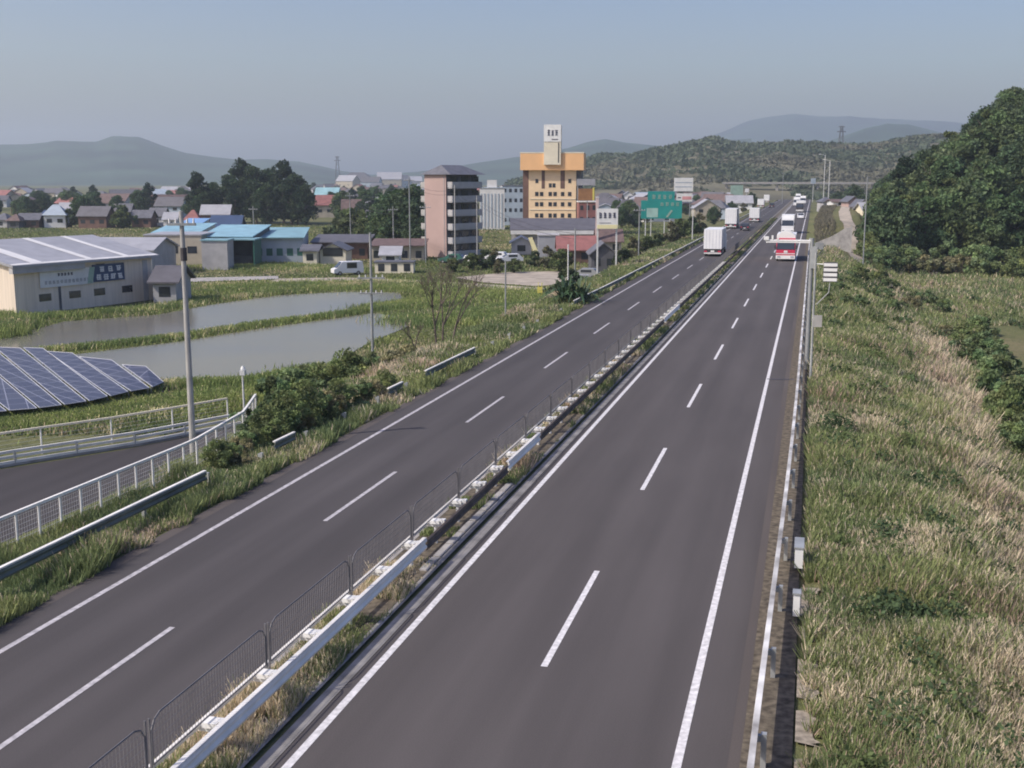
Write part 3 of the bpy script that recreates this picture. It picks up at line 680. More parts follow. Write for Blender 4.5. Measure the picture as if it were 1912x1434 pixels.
# left guardrail, half hidden in the growth
g = thing('guardrail', 'guardrail with sunlit white top and shaded face along the left verge, half hidden by plants', 'guardrail', (0, 0, 0))
def gl(y): return float(np.interp(y, [5, 36, 60, 110, 190, 400], [-19.85, -19.75, -19.55, -18.95, -18.8, -18.8]))
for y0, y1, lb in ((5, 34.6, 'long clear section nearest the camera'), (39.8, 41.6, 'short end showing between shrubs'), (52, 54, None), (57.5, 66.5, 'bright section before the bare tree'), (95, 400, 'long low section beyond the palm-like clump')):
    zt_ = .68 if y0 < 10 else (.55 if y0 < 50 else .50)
    b = MB(); b.sweep([(a, c) for a, c in WB], [(gl(yy), yy, zt_) for yy in np.linspace(y0, y1, max(3, int((y1-y0)/6)))]); o = b.build('beam', M['railshade'], g)
    b = MB(); b.sweep([(-.05, .05), (.06, .05), (.06, .004), (-.05, .004)], [(gl(yy), yy, zt_) for yy in np.linspace(y0, y1, max(3, int((y1-y0)/6)))]); b.build('sunlit_top', M['railw'], o)  # white strip added as the sunlit top of the darkened beam
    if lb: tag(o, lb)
for k in range(60):
    y = 7+4*k
    o = link('post', pm2, g); o.location = (gl(y)-.12, y, -.12 if y < 36 else -.34)
# fence with white posts behind it
f = thing('mesh_fence', 'pale wire-mesh fence with white posts behind the left guardrail', 'fence', (0, 0, 0))
M['wirel'] = mat('fence_wire_light', (.45, .45, .45), .5, .15, 2)
P = [(-22.45, 20), (-22.3, 30), (-22.15, 38), (-22.9, 43.5), (-24.5, 48)]
def along(P, step):
    o = []; r_ = 0
    for (a, c) in zip(P[:-1], P[1:]):
        l = math.hypot(c[0]-a[0], c[1]-a[1]); s = r_
        while s < l: o.append((a[0]+(c[0]-a[0])*s/l, a[1]+(c[1]-a[1])*s/l)); s += step
        r_ = s-l
    return o
pp = along(P, 1.02); pm3 = MB().tube((0, 0, -.5), (0, 0, 1.46), .036, n=6).mesh('post', M['white'])
for x, y in pp: o = link('post', pm3, f); o.location = (x, y, -.58)
b = MB()
for (x0, y0), (x1, y1) in zip(pp[:-1], pp[1:]):
    for j in range(10): b.tube((x0, y0, -.52+j*.14), (x1, y1, -.52+j*.14), .006, n=3)
    for j in range(1, 9): q = j/9; b.tube((x0+(x1-x0)*q, y0+(y1-y0)*q, -.55), (x0+(x1-x0)*q, y0+(y1-y0)*q, .84), .004, n=3)
b.build('wire_mesh', M['wirel'], f)
b = MB(); b.sweep([(-.045, .04), (.045, .04), (.045, -.05), (-.045, -.05)], [(x, y, .87) for x, y in pp]); b.build('top_rail', M['railw'], f)
# far fence and guardrail across the side road
A = [(-60, 8), (-50, 24), (-41, 39), (-36.6, 46.5), (-33.2, 51.6), (-30.4, 57.4)]
f = thing('mesh_fence', 'cream-railed fence on the far side of the lower side road', 'fence', (0, 0, 0))
A2 = [(x-1.2, y+.8) for x, y in A]; pp = along(A2, 3.6)
pm4 = MB().tube((0, 0, -.4), (0, 0, 1.35), .04, n=6).mesh('post', M['white'])
for x, y in pp: o = link('post', pm4, f); o.location = (x, y, -3.0)
b = MB(); b.sweep([(-.05, .05), (.05, .05), (.05, -.05), (-.05, -.05)], [(x, y, -1.66) for x, y in pp]); b.build('top_rail', M['cream'], f)
b = MB()
for (x0, y0), (x1, y1) in zip(pp[:-1], pp[1:]):
    for j in range(6): b.tube((x0, y0, -2.85+j*.2), (x1, y1, -2.85+j*.2), .006, n=3)
b.build('wire_mesh', M['wirel'], f)
g = thing('guardrail', 'pale three-rail guardrail along the far edge of the lower side road', 'guardrail', (0, 0, 0))
for zz_ in (-2.3, -2.56, -2.82):
    b = MB(); b.sweep([(-.05, .06), (.05, .06), (.05, -.07), (-.05, -.07)], [(x, y, zz_) for x, y in A]); b.build('rail', M['railw'], g)
for x, y in along(A, 3): o = link('post', MB().box(-.05, -.05, -.2, .05, .05, .7).mesh('post', M['galv']), g); o.location = (x, y, -3.0)
b = MB(); b.sweep([(-.5, .02), (.1, .02), (.1, -.1), (-.5, -.1)], [(x, y, -2.9) for x, y in A]); tag(b.build('kerb', M['concrete']), kind='structure')

# ------------------------------------------------------------------ poles
def pole(name, label, cat, x, y, z, h, r0, r1, m, arms=(), group=None, arm_m=None, lean=0):
    t = thing(name, label, cat, (x, y, z), PS, group); MB().tube((0, 0, -.8), (lean, 0, h), r0, r1, 12).build('pole', m, t, smooth=False)
    for (zz_, l) in arms:
        a = MB().box(-l, -.05-r1, zz_-.05, l, .05-r1, zz_+.05)
        o = a.build('crossarm', arm_m or M['poleg'], t)
        ins = MB()
        for q in (-.85, -.4, .4, .85): ins.tube((q*l, -r1, zz_+.05), (q*l, -r1, zz_+.22), .045, .03, 6)
        ins.build('insulators', M['wwall'], o)
    return t
x, y = at(364, 46.5, -1.5); h = zat(392, 46.5)-(-2.9)
t = pole('utility_pole', 'tall pale concrete utility pole beside the left side road', 'pole', x, y, -2.9, h, .155, .085, M['pole'], [(h-.5, .55)], lean=-.02)
tag(MB().tube((0, 0, h-1.9), (0, 0, h-1.4), .125, .125, 10).build('band', M['darkm'], t), 'dark band')
x, y = at(459, 60, -2.9)
t = thing('camera_pole', 'slim white pole with a small camera head standing at the paddy edge', 'pole', (x, y, -2.95), PS)
MB().tube((0, 0, 0), (-.03, 0, 3.6), .06, .045, 8).build('pole', M['polew'], t); MB().box(-.12, -.2, 3.6, .12, .2, 3.85).tube((0, 0, 3.9), (0, 0, 4.05), .13, .05, 8).build('camera_head', M['polew'], t)
tag(MB().box(-.22, -.2, -.1, .2, .2, .85).build('control_cabinet', M['cream'], t), 'cream cabinet at the foot')
x, y = at(697, 78, -3); h = zat(432, 78)+3
pole('utility_pole', 'slim grey pole with low crossarms between the paddies and the bushes', 'pole', x, y, -3, h, .1, .08, M['poleg'], [(zat(516, 78)+3, .9), (zat(545, 78)+3, .8)])
x, y = at(944, 92, -2); pole('utility_pole', 'thin grey pole in the grass beyond the bare tree', 'pole', x, y, -2.6, zat(485, 92)+2.6, .07, .06, M['poleg'])
x, y = at(980, 118, -3)
for px, D, y0, lab, w_, m_ in ((766, 195, 330, 'thin pole standing left of the pink apartment block', .12, 'poleg'), (795, 190, 380, 'thin pole in front of the pink end wall', .1, 'poleg'), (850, 185, 345, 'pole before the shaded balconies of the apartment block', .11, 'pole'), (891, 190, 365, 'pole at the right-hand corner of the apartment block', .1, 'pole'),
                              (1073, 130, 425, 'grey pole among the sheds left of the white billboard', .1, 'poleg'), (1192, 172, 385, 'pole standing before the large green road signs', .1, 'poleg'), (1292, 205, 392, 'short pole on the left verge beyond the green road signs', .09, 'polew'),
                              (1060, 112, 455, 'thin white pole rising behind the palm-like clump', .07, 'polew'), (1610, 150, 330, 'tall thin pole beside the dirt track on the right', .09, 'poleg'), (1536, 420, 290, 'street lamp pole far along the right side of the road', .14, 'polew'),
                              (1545, 380, 300, 'second far lamp pole, just right of the first', .14, 'polew'), (655, 240, 360, 'pole near the red-roofed house', .12, 'poleg'), (735, 205, 385, 'pole among the trees left of the apartment block', .1, 'poleg'), (475, 230, 385, 'pole behind the teal roofs', .12, 'poleg'), (1460, 520, 322, 'distant pole left of the oncoming traffic', .14, 'poleg')):
    x, y = at(px, D, -2); z = hz(x, y)-.1; h = zat(y0, D)-z
    arms = [(h-.6, .9)] if 'poleg' == m_ and D > 170 else []
    t = pole('utility_pole' if 'lamp' not in lab else 'street_lamp', lab, 'street lamp' if 'lamp' in lab else 'pole', x, y, z, h, w_, w_*.8, M[m_], arms)
    if 'lamp' in lab:
        MB().tube((0, 0, h-.1), (-1.6, 0, h+.3), .07, .05, 6).build('arm', M['polew'], t); MB().box(-2.3, -.2, h+.22, -1.4, .2, h+.4).build('lamp_head', M['white'], t)
t = thing('overhead_wires', 'thin overhead wires strung between poles before the apartment block', 'wires', (0, 0, 0))
b = MB(); pl = [(475, 230, 387), (655, 240, 362), (735, 205, 387), (766, 195, 332), (850, 185, 347), (891, 190, 367), (1073, 130, 427)]
for (p0, D0_, y0_), (p1, D1_, y1_) in zip(pl[:-1], pl[1:]):
    for dz in (-.5, -1.1):
        A_ = Vector((*at(p0, D0_, -2), zat(y0_, D0_)+dz)); B_ = Vector((*at(p1, D1_, -2), zat(y1_, D1_)+dz)); pv_ = A_
        for k_ in range(1, 9): f_ = k_/8; q_ = A_.lerp(B_, f_)-Vector((0, 0, 4*.9*f_*(1-f_))); b.tube(pv_, q_, .022, n=4); pv_ = q_
b.build('cable', M['darkm'], t)
# detector pole with its long arm over the right carriageway
t = thing('detector_pole', 'grey roadside pole with a long white arm reaching over the oncoming lane', 'pole', (.02, 66.5, -.1), 0)
zt = zat(448, 65)+.1
MB().tube((0, 0, -.5), (0, 0, zt+.15), .13, .10, 12).build('pole', M['poleg'], t)
a = MB().tube((0, 0, zt), (-2.55, 0, zt), .05, .05, 8).box(-2.5, -.07, zt-.12, -.1, .07, zt-.06).build('arm', M['white'], t)
MB().box(-2.62, -.1, zt+.02, -2.35, .1, zt+.22).box(-1.9, -.06, zt+.05, -1.8, .06, zt+.32).box(-2.2, -.06, zt+.05, -2.1, .06, zt+.28).build('sensor_head', M['white'], a)
MB().box(-.05, -.25, zt-1.5, .3, -.12, zt-.3).build('equipment_box', M['galv'], t)
MB().box(.14, -.2, zt-.45, .62, -.05, zt-.1).tube((.1, 0, zt-.5), (.75, 0, zt-.25), .03, .03, 6).tube((.15, 0, zt-1.1), (.6, 0, zt-.45), .025, .025, 6).build('bracket', M['poleg'], t)
t = thing('detector_pole', 'second slimmer grey post standing close beside the arm-bearing pole', 'pole', (.24, 62.5, -.1), 0)
MB().tube((0, 0, -.5), (0, 0, zt-.4), .07, .06, 10).build('pole', M['galv'], t)
MB().box(.02, -.12, 3.0, .46, .06, 3.6).build('equipment_box', M['pole'], t)
t = thing('kilometre_sign', 'small striped white sign panel on a bent grey bracket beside the right pole', 'sign', (.30, 66.0, 0), 0)
zs = zat(507, 65)
b = MB()
for i in range(4): b.box(.40, -.03, zs-.42+i*.27, 1.12, .02, zs-.25+i*.27)
b.build('panel', M['white'], t)
MB().box(.38, .02, zs-.47, 1.14, .05, zs+.62).build('backing', M['dgrey'], t)
MB().tube((.76, .05, zs-.5), (.72, .05, zs-1.05), .03).tube((.72, .05, zs-1.05), (.1, .3, zs-1.75), .03).tube((.4, .04, zs+.5), (-.2, .4, zs+.5), .03).build('bracket', M['galv'], t)
x, y = at(1540, 63, -1); 

# ------------------------------------------------------------------ solar arrays
M['pv'] = bpy.data.materials.new('solar_cells'); M['pv'].use_nodes = True
n_ = M['pv'].node_tree; bb = n_.nodes['Principled BSDF']; bb.inputs['Roughness'].default_value = .4; bb.inputs['Specular IOR Level'].default_value = .3
uvn = n_.nodes.new('ShaderNodeTexCoord'); br_ = n_.nodes.new('ShaderNodeTexBrick'); br_.offset = 0
br_.inputs['Scale'].default_value = 1; br_.inputs['Brick Width'].default_value = 1.0; br_.inputs['Row Height'].default_value = 1.65; br_.inputs['Mortar Size'].default_value = .03
br_.inputs['Color1'].default_value = (.055, .06, .095, 1); br_.inputs['Color2'].default_value = (.075, .08, .11, 1); br_.inputs['Mortar'].default_value = (.24, .25, .31, 1)
n_.links.new(uvn.outputs['Object'], br_.inputs['Vector']); n_.links.new(br_.outputs[0], bb.inputs['Base Color'])
strips = [((-130, 779), (-56, 773), (-320, 645), (-228, 645)), ((-50, 772), (12, 767), (-222, 645), (-146, 645)), ((18, 766), (69, 762), (-140, 645), (-70, 646)), ((74, 761), (115, 756), (-64, 646), (-15, 648)),
          ((121, 755), (161, 749), (-9, 648), (38, 650)), ((167, 748), (201, 740), (44, 649), (80, 650)), ((207, 739), (239, 731), (88, 656), (135, 659)), ((245, 730), (279, 724), (148, 666), (208, 672)), ((285, 722), (305, 713), (228, 681), (272, 684))]
ordn = ['leftmost', 'second', 'third', 'fourth', 'fifth', 'sixth', 'seventh', 'eighth', 'rightmost']
for i, (a, c, e, d) in enumerate(strips):
    lo, hi = -2.35, -1.75
    A_ = Vector((*gp(*a, lo), lo)); B_ = Vector((*gp(*c, lo), lo)); C_ = Vector((*gp(*e, hi), hi)); D_ = Vector((*gp(*d, hi), hi))
    ux = (B_-A_).normalized(); ang = math.atan2(ux.y, ux.x)
    t = thing('solar_panel_row', '%s tilted row of dark solar panels in the field at the left edge' % ordn[i], 'solar panels', tuple(A_), ang)
    inv = lambda p: (lambda q: Vector((q.x*math.cos(ang)+q.y*math.sin(ang), -q.x*math.sin(ang)+q.y*math.cos(ang), q.z)))(p-A_)
    q = [inv(p) for p in (A_, B_, D_, C_)]; b = MB(); b.poly(q); b.poly([p-Vector((0, 0, .05)) for p in reversed(q)])
    b.build('panel', M['pv'], t); b = MB()
    for p0, p1 in ((q[0], q[1]), (q[1], q[2]), (q[2], q[3]), (q[3], q[0])): b.tube(p0, p1, .028, n=4)
    b.build('frame', M['frame'], t); b = MB()
    for s in (.05, .35, .65, .95):
        p = q[0].lerp(q[3], s); b.tube(p, (p.x, p.y, p.z-.9), .04, n=5); p = q[1].lerp(q[2], s); b.tube(p, (p.x, p.y, p.z-.9), .04, n=5)
    b.build('legs', M['galv'], t)

# ------------------------------------------------------------------ buildings
def frame_at(px, D, z, rot=0): x, y = at(px, D, z); return (x, y, z), PS+rot
def winrow(t, xs, zs, w_, h_, m='glass', y=-.03, name='window', sill=False):
    for xx in xs:
        for zz_ in zs: MB().box(xx-w_/2, y, zz_-h_/2, xx+w_/2, y+.08, zz_+h_/2).build(name, M[m], t)
def roof_gable(W, Dp, h0, h1, ov=.5, th=.18):
    b = MB(); p = [(-ov, h0-.15), (Dp/2, h1), (Dp+ov, h0-.15), (Dp+ov, h0-.15+th), (Dp/2, h1+th), (-ov, h0-.15+th)]
    b.prismx([p[0], p[1], p[2], p[3], p[4], p[5]], -W/2-ov, W/2+ov); return b
def house(label, x0, x1, ytop, D, wall, roof, rot=0, roofk='gable', depth=None, z=-3.0, nwin=None, name='house', cat='house', group=None, storey=None, rf=.35, winm='glass'):
    s = D/FPX; Wd = (x1-x0)*s/max(.3, math.cos(rot)); px = (x0+x1)/2; ht = zat(ytop, D)-z; Dp = depth or max(5, Wd*.7)
    loc, rz = frame_at(px, D, z, rot); t = thing(name, label, cat, loc, rz, group)
    hw = ht*(1-rf) if roofk in ('gable', 'hip', 'side') else ht-.2
    if roofk == 'gable':
        MB().prismy([(-Wd/2, -.5), (Wd/2, -.5), (Wd/2, hw), (-Wd/2, hw)], 0, Dp).prismx([(.02, hw), (Dp-.02, hw), (Dp/2, ht-.2)], -Wd/2+.01, Wd/2-.01).build('wall', M[wall], t)
        roof_gable(Wd, Dp, hw, ht-.18).build('roof', M[roof], t)
    elif roofk == 'side':   # gable end faces the road
        MB().prismy([(-Wd/2, -.5), (Wd/2, -.5), (Wd/2, hw), (0, ht-.2), (-Wd/2, hw)], 0, Dp).build('wall', M[wall], t)
        ov = .4; MB().prismy([(-Wd/2-ov, hw-.2), (0, ht-.18), (Wd/2+ov, hw-.2), (Wd/2+ov, hw-.02), (0, ht), (-Wd/2-ov, hw-.02)], -ov, Dp+ov).build('roof', M[roof], t)
    elif roofk == 'hip':
        MB().box(-Wd/2, 0, -.5, Wd/2, Dp, hw).build('wall', M[wall], t)
        o = .5; k = min(Wd, Dp)*.42; b = MB(); c = [(-Wd/2-o, -o, hw-.05), (Wd/2+o, -o, hw-.05), (Wd/2+o, Dp+o, hw-.05), (-Wd/2-o, Dp+o, hw-.05)]
        r0, r1 = (-Wd/2+k, Dp/2, ht), (Wd/2-k, Dp/2, ht)
        b.poly(c); b.poly([c[0], c[1], r1, r0]); b.poly([c[1], c[2], r1]); b.poly([c[2], c[3], r0, r1]); b.poly([c[3], c[0], r0]); b.build('roof', M[roof], t)
    else:
        MB().box(-Wd/2, 0, -.5, Wd/2, Dp, hw).build('wall', M[wall], t)
        MB().box(-Wd/2-.15, -.15, hw+.003, Wd/2+.15, Dp+.15, ht).build('roof', M[roof], t)
    n = nwin if nwin is not None else max(1, min(6, int(Wd/2.6)))
    st = storey or max(1, int(hw/2.7))
    if n: winrow(t, [(-Wd/2)+Wd*(i+.5)/n for i in range(n)], [hw*(j+.55)/st for j in range(st)], min(1.5, Wd/n*.5), 1.1, winm)
    return t
# left warehouse
c0 = Vector((-77.3, 99.9, -3)); ang = math.atan2(17.5, 4.5); L_ = 18.4; Wd = 20.0
t = thing('warehouse', 'long low beige warehouse with big roof and a banner sign at the left edge', 'warehouse', tuple(c0), ang)
# local: x along the front, y back
hw, hr = 5.0, 6.9
MB().prismx([(0, -.5), (Wd, -.5), (Wd, hw), (Wd/2, hr-.1), (0, hw)], 0, L_).build('wall', M['ware'], t)
r = MB().prismx([(-.7, hw-.15), (Wd/2, hr), (Wd+.7, hw-.15), (Wd+.7, hw+.1), (Wd/2, hr+.25), (-.7, hw+.1)], -.6, L_+.6).build('roof', M['lroof'], t)
sl_ = (hr-hw+.15)/(Wd/2+.7)
for xa, xb in ((2.0, 3.4), (9.0, 9.9), (14.2, 15.0)):
    b = MB(); b.poly([(xa, -.4, hw+.1+.3*sl_+.03), (xb, -.4, hw+.1+.3*sl_+.03), (xb+.0, Wd/2-.1, hr+.25+.02), (xa, Wd/2-.1, hr+.25+.02)]); b.build('skylight', M['wwall'], r)
b = MB(); b.poly([(-.5, -.6, hw+.135), (L_+.5, -.6, hw+.135), (L_+.5, -.1, hw+.135+.1), (-.5, -.1, hw+.235)]); b.build('eaves_flashing', M['wwall'], r)
MB().box(-.5, -.55, hw-.75, 8.5, -.002, hw-.16).build('eaves_soffit', M['greyw'], t)
winrow(t, [3.6, 7.4, 10.7, 14.6], [1.55], 1.5, .75)
winrow(t, [6.6, 11.0], [hw-.6], 1.2, .35)
MB().box(17.0, -.06, 0, 17.7, -.003, 4.6).build('downpipe', M['greyw'], t)
MB().box(5.3, -.05, 0, 5.6, -.003, 3.0).build('drain_pipe', M['dgrey'], t)
for i in range(2): winrow(t, [], [], 1, 1)
MB().box(-.05, 3.2, 1.0, -.003, 3.8, 2.6).build('window', M['glass'], t)
s = thing('banner_sign', 'wide banner on the warehouse, white left half and navy right half with white lettering', 'sign', tuple(c0), ang)
pL = MB().box(3.0, -.16, 2.55, 9.8, -.07, 4.3).build('white_panel', M['wwall'], s); pR = MB().box(9.8, -.17, 2.65, 14.2, -.07, 4.5).build('navy_panel', M['navy'], s)
def strokes(parent, m, x0, z0, w_, h_, seed, y=-.2, th=.09, name='lettering', n=3):
    "one block character built from bars"
    r_ = random.Random(seed); b = MB()
    for i in range(n): zz_ = z0+h_*(i+.5)/n+r_.uniform(-.03, .03)*h_; b.box(x0+w_*r_.uniform(0, .2), y, zz_-th/2, x0+w_*r_.uniform(.75, 1), y+.03, zz_+th/2)
    for i in range(2): xx = x0+w_*(.3+.4*i)+r_.uniform(-.08, .08)*w_; b.box(xx-th/2, y-.004, z0+h_*r_.uniform(0, .25), xx+th/2, y+.026, z0+h_*r_.uniform(.75, 1))
    return b.build(name, m, parent)
for i in range(3): strokes(pR, M['wwall'], 10.7+i*1.15, 3.65, .75, .65, i, th=.13)
for i in range(4): strokes(pR, M['wwall'], 10.2+i*1.0, 2.8, .75, .65, 20+i, th=.13)
for i in range(5): strokes(pL, M['ink'], 5.2+i*.42, 3.62, .3, .35, 40+i, y=-.185, th=.06)
for i in range(12): strokes(pL, M['greyw'], 3.5+i*.5, 2.85, .38, .4, 60+i, y=-.185, th=.07)
M['pgreen'] = mat('sign_pale_green', (.30, .42, .34), .5, .1, 1)
MB().prismy([(9.0, 2.6), (9.7, 2.6), (10.1, 4.3), (9.4, 4.3)], -.19, -.171).build('emblem', M['pgreen'], s)
house('small purple-grey cottage right of the warehouse, behind the tall concrete pole', 287, 330, 498, 128, 'greyw', 'slate', roofk='gable', rf=.4, depth=6)
house('long light-grey shed roof behind the warehouse', 150, 285, 446, 165, 'greyw', 'lroof', roofk='gable', rf=.3, depth=12)
house('beige shed with pale fascia left of the open dark shed', 272, 378, 437, 182, 'beigew', 'lroof', roofk='flat', depth=10)
house('grey-walled shed panel between the beige shed and the open shed', 378, 426, 447, 176, 'greyw', 'teal', roofk='flat', depth=4, nwin=0)
# open dark shed
loc, rz = frame_at(450, 182, -3); t = thing('open_shed', 'dark open-fronted shed with green interior under the teal roofs', 'shed', loc, rz)
MB().box(-2.2, 5, -.3, 2.2, 5.2, 4.2).box(-2.2, 0, -.3, -2.0, 5, 4.2).box(2.0, 0, -.3, 2.2, 5, 4.2).build('wall', M['sgrn'], t); MB().box(-2.4, -.3, 4.2, 2.4, 5.4, 4.4).build('roof', M['teal'], t); MB().box(-1.5, 2, 0, 1.4, 3.6, 1.6).build('stored_goods', M['dgrey'], t)
# blue and teal workshop roofs
def slab_roof(label, x0, x1, yt, yb, D, m, wall, dep, name='workshop', rot=0.0, nw=4, winm='sgrn', rf=.42):
    s = D/FPX; W_ = (x1-x0)*s; loc, rz = frame_at((x0+x1)/2, D, -3, rot); t = thing(name, label, 'workshop', loc, rz)
    h0 = zat(yb, D)+3; h1 = zat(yt, D+dep)+3
    MB().prismx([(0, -.5), (dep, -.5), (dep, h1-.1), (0, h0-.1)], -W_/2+.3, W_/2-.3).build('wall', M[wall], t)
    MB().prismx([(-.8, h0-.1), (dep, h1), (dep+.1, h1+.12), (-.8, h0+.05)], -W_/2, W_/2).build('roof', M[m], t)
    if nw: winrow(t, [(-W_/2)+W_*(i+.5)/nw for i in range(nw)], [h0*.42], 1.0, 1.2, winm)
    return t
slab_roof('workshop with broad light-blue sheet roof behind the open shed', 376, 476, 420, 441, 186, 'sky_b', 'dgrey', 14, nw=0)
slab_roof('long workshop with teal roof and a row of small dark windows', 476, 570, 425, 443, 192, 'teal', 'bluew', 12, nw=5, rot=.10)
slab_roof('workshop with pale blue-white roof left of the tall pole', 286, 376, 417, 434, 205, 'sky_b', 'wwall', 12, nw=0)
slab_roof('small building with vivid blue roof above the pale workshop roofs', 334, 376, 408, 420, 230, 'blue', 'wwall', 8, nw=2)
house('brown-walled farmhouse with grey roof in front of the tall tree clump', 378, 428, 382, 300, 'brownw', 'lroof', rf=.35, rot=.05)
house('house with blue tiled roof between the farmhouse and the workshops', 395, 448, 402, 262, 'dgrey', 'navy', rf=.5)
# cream houses in the middle
house('cream house with a large front window facing the fields', 598, 646, 453, 188, 'cream', 'tile', roofk='side', nwin=0, depth=7)
loc, rz = frame_at(622, 188, -3); tt = [o for o in COL.objects if o.get('label', '').startswith('cream house with a large')][0]
MB().box(-1.6, -.05, 1.3, 1.6, .03, 2.7).build('window', M['glass'], tt)
house('small cream house left of the one with the large front window', 566, 592, 457, 186, 'cream', 'tile', nwin=1, depth=5, rf=.28)
slab_roof('long grey-roofed building behind the cream houses', 580, 690, 438, 452, 200, 'slate', 'brownw', 9, name='long_house', nw=4, winm='glass')
slab_roof('low grey-brown roofed building left of the apartment block', 690, 795, 446, 458, 196, 'tileb', 'beigew', 8, name='long_house', nw=4, winm='glass')
house('small white house with grey roof in front of the low brown-roofed building', 713, 745, 460, 186, 'wwall', 'lroof', nwin=1, depth=4, rf=.45)
house('long low cream boundary wall building behind the van', 700, 772, 488, 170, 'cream', 'tile', roofk='flat', depth=3, nwin=3, name='low_building', cat='building')
# apartment block
D = 204; loc, rz = frame_at(834, D, -3, 0); rot = R(38); W1, L1 = 5.2, 9.8
t = thing('apartment_block', 'six-storey apartment block with pink end wall and shaded balconies', 'apartment block', loc, PS+R(-38)+0)
# local: pink end wall on the -x side of the corner at the origin, balcony side on the other
t.rotation_euler = (0, 0, PS)
ca, sa = math.cos(R(26)), math.sin(R(26))
e1 = Vector((-ca, sa*.55, 0)); e1 = Vector((-math.cos(R(20)), math.sin(R(20)), 0)); e2 = Vector((math.sin(R(20)), math.cos(R(20)), 0))
e2 = Vector((math.cos(R(52)), math.sin(R(52)), 0)); e1 = Vector((-math.sin(R(52)), math.cos(R(52)), 0)); W1, L1 = 5.0, 8.6
def pt(a, c, z): v = e1*a+e2*c; return (v.x, v.y, z)
def obox(b, a0, a1, c0, c1, z0, z1):
    n = len(b.v); b.v += [pt(a0, c0, z0), pt(a1, c0, z0), pt(a1, c1, z0), pt(a0, c1, z0), pt(a0, c0, z1), pt(a1, c0, z1), pt(a1, c1, z1), pt(a0, c1, z1)]
    b.f += [tuple(n+i for i in q) for q in ((0,3,2,1),(4,5,6,7),(0,1,5,4),(1,2,6,5),(2,3,7,6),(3,0,4,7))]; return b
hw = zat(326, D)+3; ht = zat(308, D)+3
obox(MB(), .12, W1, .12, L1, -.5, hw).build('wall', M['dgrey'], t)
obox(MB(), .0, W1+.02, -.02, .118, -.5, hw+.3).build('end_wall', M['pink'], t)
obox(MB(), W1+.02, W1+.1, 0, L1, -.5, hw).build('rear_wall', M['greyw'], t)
b = MB(); o = .6; cc = [pt(-o-1.0, -o, hw), pt(W1+o, -o, hw), pt(W1+o, L1+o, hw), pt(-o-1.0, L1+o, hw)]; r0, r1 = pt(W1/2-.2, 1.4, ht), pt(W1/2-.2, L1-1.8, ht)
b.poly(cc); b.poly([cc[0], cc[1], r0]); b.poly([cc[1], cc[2], r1, r0]); b.poly([cc[2], cc[3], r1]); b.poly([cc[3], cc[0], r0, r1]); b.build('roof', M['tile'], t)
for fl in range(6):
    z0 = fl*hw/6+.1
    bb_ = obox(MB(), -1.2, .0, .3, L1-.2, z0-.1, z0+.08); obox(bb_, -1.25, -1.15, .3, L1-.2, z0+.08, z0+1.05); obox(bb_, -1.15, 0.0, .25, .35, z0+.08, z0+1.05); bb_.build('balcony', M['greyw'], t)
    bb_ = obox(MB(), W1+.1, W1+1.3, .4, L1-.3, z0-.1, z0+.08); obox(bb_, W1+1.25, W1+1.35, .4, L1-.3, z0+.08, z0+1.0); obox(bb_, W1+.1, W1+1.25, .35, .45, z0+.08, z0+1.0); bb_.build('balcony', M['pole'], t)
    for k in range(3):
        c = 1.3+k*2.9; obox(MB(), .06, .118, c, c+1.9, z0+.2, z0+2.0).build('window', M['glass'], t)
b = MB(); b.tube(pt(.4, -.06, 0), pt(.4, -.06, hw), .06, n=5); b.build('drain_pipe', M['greyw'], t)
# hotel
D = 290; s_ = D/FPX; loc, rz = frame_at(1032, D, -3, R(-6)); t = thing('hotel', 'cream and orange hotel with overhanging top storey and rooftop sign tower', 'hotel', loc, rz)
W_ = (1078-976)*s_; zc = lambda py: zat(py, D)+3; xo = lambda px: (px-1032)*s_
z1 = zc(318)
MB().box(xo(976), .0, -.5, xo(987), 10, z1).build('side_wing', M['brownw'], t)
MB().box(xo(987), -.3, -.5, xo(1075), 10, z1).build('wall', M['hotel'], t)
MB().box(xo(1075), .3, -.5, xo(1084), 10, z1).build('side_wing', M['dgrey'], t)
MB().box(xo(972), -1.6, z1+.003, xo(1089), 11, zc(287)).build('top_storey', M['orange'], t)
MB().box(xo(972)-.05, -1.65, zc(287)+.003, xo(1089)+.05, 11.1, zc(285)).build('parapet', M['cream'], t)
tw_ = MB().box(xo(1016), -2.2, zc(308), xo(1047), 1.5, zc(236)).build('sign_tower', M['cream'], t)
pn_ = MB().box(xo(1016)-.03, -2.3, zc(266), xo(1047)+.03, -2.203, zc(235)).build('sign_panel', M['white'], tw_)
for i in range(3): strokes(pn_, M['ink'], xo(1022)+i*.95, zc(256), .75, 1.6, 80+i, y=-2.34, th=.16)
MB().box(xo(1030), -2.34, zc(262)-.1, xo(1042), -2.31, zc(262)+.1).build('lettering', M['ink'], pn_)
MB().box(xo(1042), -2.24, zc(304), xo(1044), -2.203, zc(268)).build('ladder', M['darkm'], tw_)
for a, c in ((1011, 1017), (1046, 1054)): MB().box(xo(a), -.33, zc(352), xo(c), -.303, z1-.02).build('recess', M['brownw'], t)
for py in (362, 381, 402):
    for px in (1002, 1011, 1027, 1036, 1050, 1063): MB().box(xo(px)-.42, -.36, zc(py)-.5, xo(px)+.42, -.303, zc(py)+.5).build('window', M['glass'], t)
for px, py in ((1002, 338), (1063, 338), (1027, 346), (1034, 346)): MB().box(xo(px)-.36, -.36, zc(py)-.5, xo(px)+.36, -.303, zc(py)+.5).build('window', M['glass'], t)
for py in (371, 391): MB().box(xo(989), -.42, zc(py)-.12, xo(1074), -.303, zc(py)+.06).build('ledge', M['cream'], t)
